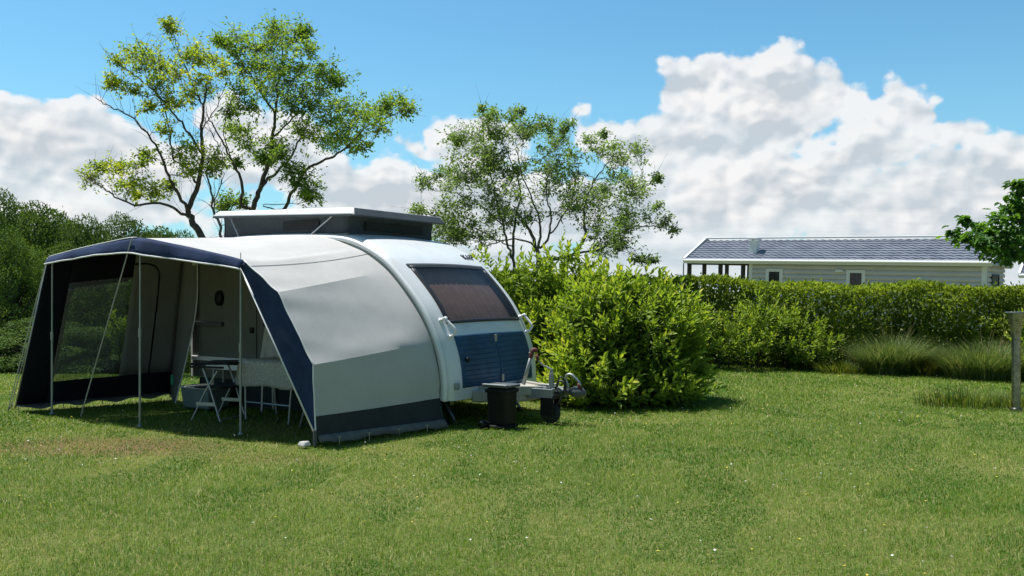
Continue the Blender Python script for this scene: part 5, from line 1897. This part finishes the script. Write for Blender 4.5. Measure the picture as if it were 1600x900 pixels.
GG = 'long grass clumps along the hedge'
tussock('grass_clump', 'dry straw-tinged grass clump before the hedge, left of the other clumps', 7.35, 17.1, .55, .95, 2600, 1, M['tussock'], group=GG)
tussock('grass_clump', 'wide brownish grass clump before the hedge behind the steel post', 8.75, 16.4, .80, .85, 3400, 2, M['tussock'], group=GG)
tussock('grass_clump', 'low flattened green grass clump between the two straw-coloured clumps', 7.95, 16.9, .65, .45, 900, 3, M['longgrass'], group=GG)
tussock('grass_clump', 'short grass clump at the foot of the low laurel bush', 6.55, 17.35, .6, .35, 700, 4, M['longgrass'], group=GG)
tussock('grass_clump', 'unmown green grass tuft on the lawn left of the steel post', 6.30, 12.45, .62, .34, 420, 5, M['longgrass'], lean=.7, group=GG)
tussock('grass_clump', 'small green grass tuft around the base of the steel post', 6.98, 12.25, .38, .30, 240, 6, M['longgrass'], lean=.8, group=GG)
bush('laurel_bush', 'small laurel shoot behind the steel post at the right edge', 'bush', [(9.6, 15.9, .5, .5, .55)], 75, 90, M['leaf_laurel'], .10, group=GB)
bush('laurel_sprig', 'small bright green sprig seen through the clear awning window', 'bush', [(-8.05, 18.1, .65, .22, .55)], 76, 26, M['leaf_laurel'], .13, up=1.2)

# ---- the wood in the dip at the left
def wood_tree(seed, h, wd):
    rs = np.random.RandomState(seed)
    root = empty('oak_tree')
    tb = MB()
    tb.tube([(0, 0, 0), (.05, 0, h * .25), (0, .06, h * .55), (.03, 0, h * .85)], [.17, .14, .09, .03], 8)
    P, D, N_, L, T = [], [], [], [], []
    nc_ = 44
    for k in range(nc_):
        u = (k + rs.rand()) / nc_
        z = h * (.06 + .92 * u)
        env = wd * (math.sin(math.pi * min(1, (u * .80 + .18))) ** .75)
        a = k * 2.4 + rs.rand()
        q = env * rs.uniform(.5, 1.0) ** .7
        c = np.array([q * math.cos(a), q * math.sin(a), z])
        r = rs.uniform(.42, .85) * wd * .42
        tb.tube([(0, 0, z * .6), (c[0] * .6, c[1] * .6, z * .88), tuple(c)], [.05, .03, .01], 4, cap=False)
        n = int(950 * (r / .7) ** 1.6)
        d = rnd_unit(rs, n)
        s = rs.uniform(.3, 1.0, n) ** .33
        p = c + d * s[:, None] * r * np.array([1, 1, .62])
        p += rs.normal(0, .035, (n, 3))
        P.append(p); D.append(d + rs.normal(size=(n, 3)) * .8); N_.append(d * .5 + np.array([0, 0, .6]) + rs.normal(size=(n, 3)) * .4)
        L.append(rs.uniform(.055, .10, n)); T.append(np.clip(rs.rand() * .5 + rs.rand(n) * .4, 0, 1))
    tb.build('trunk', M['bark'], root, smooth=True)
    P = np.concatenate(P)
    k_ = P[:, 2] > 0.02
    P, D, N_, L, T = P[k_], np.concatenate(D)[k_], np.concatenate(N_)[k_], np.concatenate(L)[k_], np.concatenate(T)[k_]
    link_mesh('crown', leaves_mesh('crown', P, D, N_, L, L * .62, T, shape='d'), M['leaf_wood'], root)
    return root


proto = [wood_tree(101, 5.2, 2.2), wood_tree(102, 5.6, 2.4), wood_tree(103, 4.6, 2.1)]
used = [False] * 3
WOOD = [  # u of the crown centre, distance, top row in the photo, kind, words
    (-190, 22.0, 300, 0, 'oak at the front of the wood, outside the left edge'),
    (-25, 22.5, 312, 1, 'tall dark oak at the left edge of the photo, foremost in the wood'),
    (72, 24.5, 326, 2, 'round-topped oak in the wood, second from the left edge'),
    (138, 23.8, 352, 0, 'oak in the wood rising above the left pole of the awning'),
    (196, 26.5, 351, 1, 'oak in the wood above the left half of the navy valance'),
    (246, 27.5, 362, 2, 'oak in the wood just left of the awning ridge'),
    (292, 29.0, 374, 0, 'last oak of the wood, right of the awning ridge'),
    (32, 29.0, 334, 0, 'oak in the back row of the wood near the left edge'),
    (108, 31.0, 356, 1, 'oak in the back row of the wood, behind the left awning pole'),
    (222, 32.0, 366, 2, 'oak in the back row of the wood, behind the awning peak'),
    (350, 29.0, 392, 1, 'oak in the wood hidden behind the awning roof'),
    (112, 21.6, 420, 2, 'lower oak at the lawn edge seen left of the awning window'),
    (182, 21.8, 396, 0, 'lower oak at the lawn edge seen through the awning window'),
    (18, 21.0, 372, 2, 'lower oak at the lawn edge beside the leaning navy wall'),
    (-110, 20.8, 400, 1, 'lower oak at the lawn edge outside the left of the photo'),
    (260, 21.8, 440, 1, 'lower oak at the lawn edge behind the pale awning panel'),
    (66, 19.6, 500, 0, 'bushy young oak at the foot of the wood left of the awning'),
    (150, 19.8, 515, 1, 'bushy young oak low behind the clear awning window'),
]
rsw = random.Random(77)
hh = [5.2, 5.6, 4.6]
for (u, Y, vt, k, words) in WOOD:
    o = proto[k] if not used[k] else copy_tree(proto[k])
    used[k] = True
    x = (u - 800) / F_PX * Y
    zg = float(ground_z(x, Y)) - .05
    zt = EYE + (HZ - vt) / F_PX * Y
    sc = (zt - zg) / hh[k]
    o.location = (x, Y, zg)
    wsc = max(sc, .72) * (.66 if Y < 30 and vt < 380 and k != 9 else .9)
    o.scale = (wsc * rsw.uniform(.9, 1.1), wsc * rsw.uniform(.9, 1.1), sc)
    o.rotation_euler = (0, 0, rsw.uniform(0, 6.28))
    tag(o, words, 'tree', 'oaks of the wood on the left')

# a far line of trees across the dip, one mass
def far_wood():
    rs = np.random.RandomState(61)
    P, D, N_, L, T = [], [], [], [], []
    for k in range(90):
        x = rs.uniform(-130, -24)
        y = rs.uniform(58, 76)
        h = rs.uniform(3.4, 5.6)
        r = rs.uniform(1.6, 2.6)
        n = 420
        d = rnd_unit(rs, n)
        P.append(np.array([x, y, -1.9 + h - r * .8]) + d * r * np.array([1, 1, .9]) * (rs.uniform(.4, 1, n) ** .4)[:, None])
        P.append(np.stack([x + rs.uniform(-r, r, 120), y + rs.uniform(-r, r, 120), rs.uniform(-1.9, h - 1.9 - r, 120)], 1))
        d2 = rnd_unit(rs, 120)
        D += [d + rs.normal(size=(n, 3)) * .7, d2]
        N_ += [d * .5 + np.array([0, 0, .7]), d2 * .5 + np.array([0, 0, .7])]
        L.append(rs.uniform(.25, .45, n + 120))
        T.append(np.clip(rs.rand() * .5 + rs.rand(n + 120) * .4, 0, 1))
    P, D, N_, L, T = (np.concatenate(q) for q in (P, D, N_, L, T))
    o = link_mesh('distant_wood', leaves_mesh('distant_wood', P, D, N_, L, L * .7, T, shape='d'), M['leaf_wood'])
    tag(o, kind='stuff')
far_wood()

# ---- lawn grass blades and small wild flowers
def lawn():
    rs = np.random.RandomState(5)
    P, H, W = [], [], []
    for (ya, yb, dens, w, h) in ((4.3, 6.2, 7000, .0028, .040), (6.2, 8.0, 4600, .0036, .040), (8.0, 10.5, 3000, .0048, .040), (10.5, 14.0, 1700, .0068, .042), (14.0, 19.5, 900, .0105, .046)):
        A = (yb - ya) * (.60 * (ya + yb) + 2 * 2.6)
        n = int(A * dens)
        y = rs.uniform(ya, yb, n)
        x = rs.uniform(-1, 1, n) * (.60 * y + 2.6)
        P.append(np.stack([x, y, ground_z(x, y) - .012], 1))
        H.append(h * rs.uniform(.45, 1.25, n)); W.append(w * rs.uniform(.7, 1.3, n))
    P, H, W = np.concatenate(P), np.concatenate(H), np.concatenate(W)
    n = len(P)
    x, y = P[:, 0], P[:, 1]
    g1 = gnoise(x * .9 + 40, y * .9 + 9, 11)
    g2 = gnoise(x * 3.1 + 20, y * 3.1, 12)
    g3 = gnoise(x * 9.0, y * 9.0 + 30, 13)
    lush = .5 * g1 + .3 * g2 + .2 * g3
    H *= .55 + .9 * lush
    dry = np.zeros(n)
    for (cx, cy, rx, ry, w) in DRY:
        dry = np.maximum(dry, w * np.exp(-((x - cx) / rx) ** 2 - ((y - cy) / ry) ** 2))
    H *= 1 - .45 * dry
    # 0..0.55 greens, towards 1 straw
    T = .04 + .46 * rs.rand(n) + .62 * (.60 - lush) + (rs.rand(n) < .08 + .16 * np.clip(.55 - lush, 0, 1) + .42 * dry) * rs.uniform(.3, .62, n)
    T = np.clip(T, 0, 1)
    g4 = gnoise(x * 2.3 + 11, y * 1.6 + 3, 41)
    clover = (g4 > .66) & (rs.rand(n) < .75)
    T = np.where(clover, T * .25, T)
    H = np.where(clover, H * .62, H)
    W = np.where(clover, W * 1.7, W)
    flat = (rs.rand(n) < .09) & ~clover            # clippings and bent straw
    T = np.where(flat, rs.uniform(.70, 1.0, n), T)
    keep = rs.rand(n) > .35 * dry
    P, H, W, T, flat = P[keep], H[keep], W[keep], T[keep], flat[keep]
    n = len(P)
    lean = rs.uniform(0, 6.283, n)
    la = np.abs(rs.normal(.75, .65, n))
    la = np.where(flat, rs.uniform(1.3, 2.4, n), la)
    me = blades_mesh('lawn_grass', P, H * 1.15, W, lean, la, T, segs=2, twist=rs.normal(0, .5, n))
    m = leaf_mat('lawn_blade', (0.080, 0.188, 0.016), (0.205, 0.305, 0.036), (0.52, 0.47, 0.20), transl=0.36, rough=0.55, spec=0.25, tcol=(1.35, 1.3, .6))
    return tag(link_mesh('lawn_grass', me, m), kind='stuff')
lawn()


def flowers():
    rs = np.random.RandomState(15)
    mbs = (MB(), MB())
    for k in range(1700):
        y = math.sqrt(rs.uniform(4.8 ** 2, 17.0 ** 2))
        x = rs.uniform(-.62, .62) * y
        if gnoise(np.array([x * .8 + 7]), np.array([y * .8]), 21)[0] < .45 and rs.rand() < .75:
            continue
        yel = rs.rand() < .5
        if not yel and y < 7.5 and rs.rand() < .6:
            continue
        mb = mbs[1 if yel else 0]
        h = rs.uniform(.034, .052)
        r = rs.uniform(.007, .012) if yel else rs.uniform(.006, .0115)
        z = float(ground_z(x, y))
        tx, ty = rs.normal(0, .3), rs.normal(-.25, .3)
        V = [(x, y, z + h + .003)]
        for q in range(8):
            a = q / 8 * 6.283
            rr = r * (1 if q % 2 == 0 else .72)
            V.append((x + rr * math.cos(a), y + rr * math.sin(a), z + h + rr * (math.cos(a) * tx + math.sin(a) * ty)))
        mb.add(V, [(0, 1 + q, 1 + (q + 1) % 8) for q in range(8)])
        mb.tube([(x, y, z), (x, y, z + h)], .0005, 3, cap=False)
    fw = surf('daisy_white', (0.72, 0.72, 0.66), 0.7, var=.1)
    fy = surf('flower_yellow', (0.62, 0.50, 0.04), 0.7, var=.1)
    tag(mbs[0].build('daisies', fw), kind='stuff')
    tag(mbs[1].build('yellow_flowers', fy), kind='stuff')
flowers()
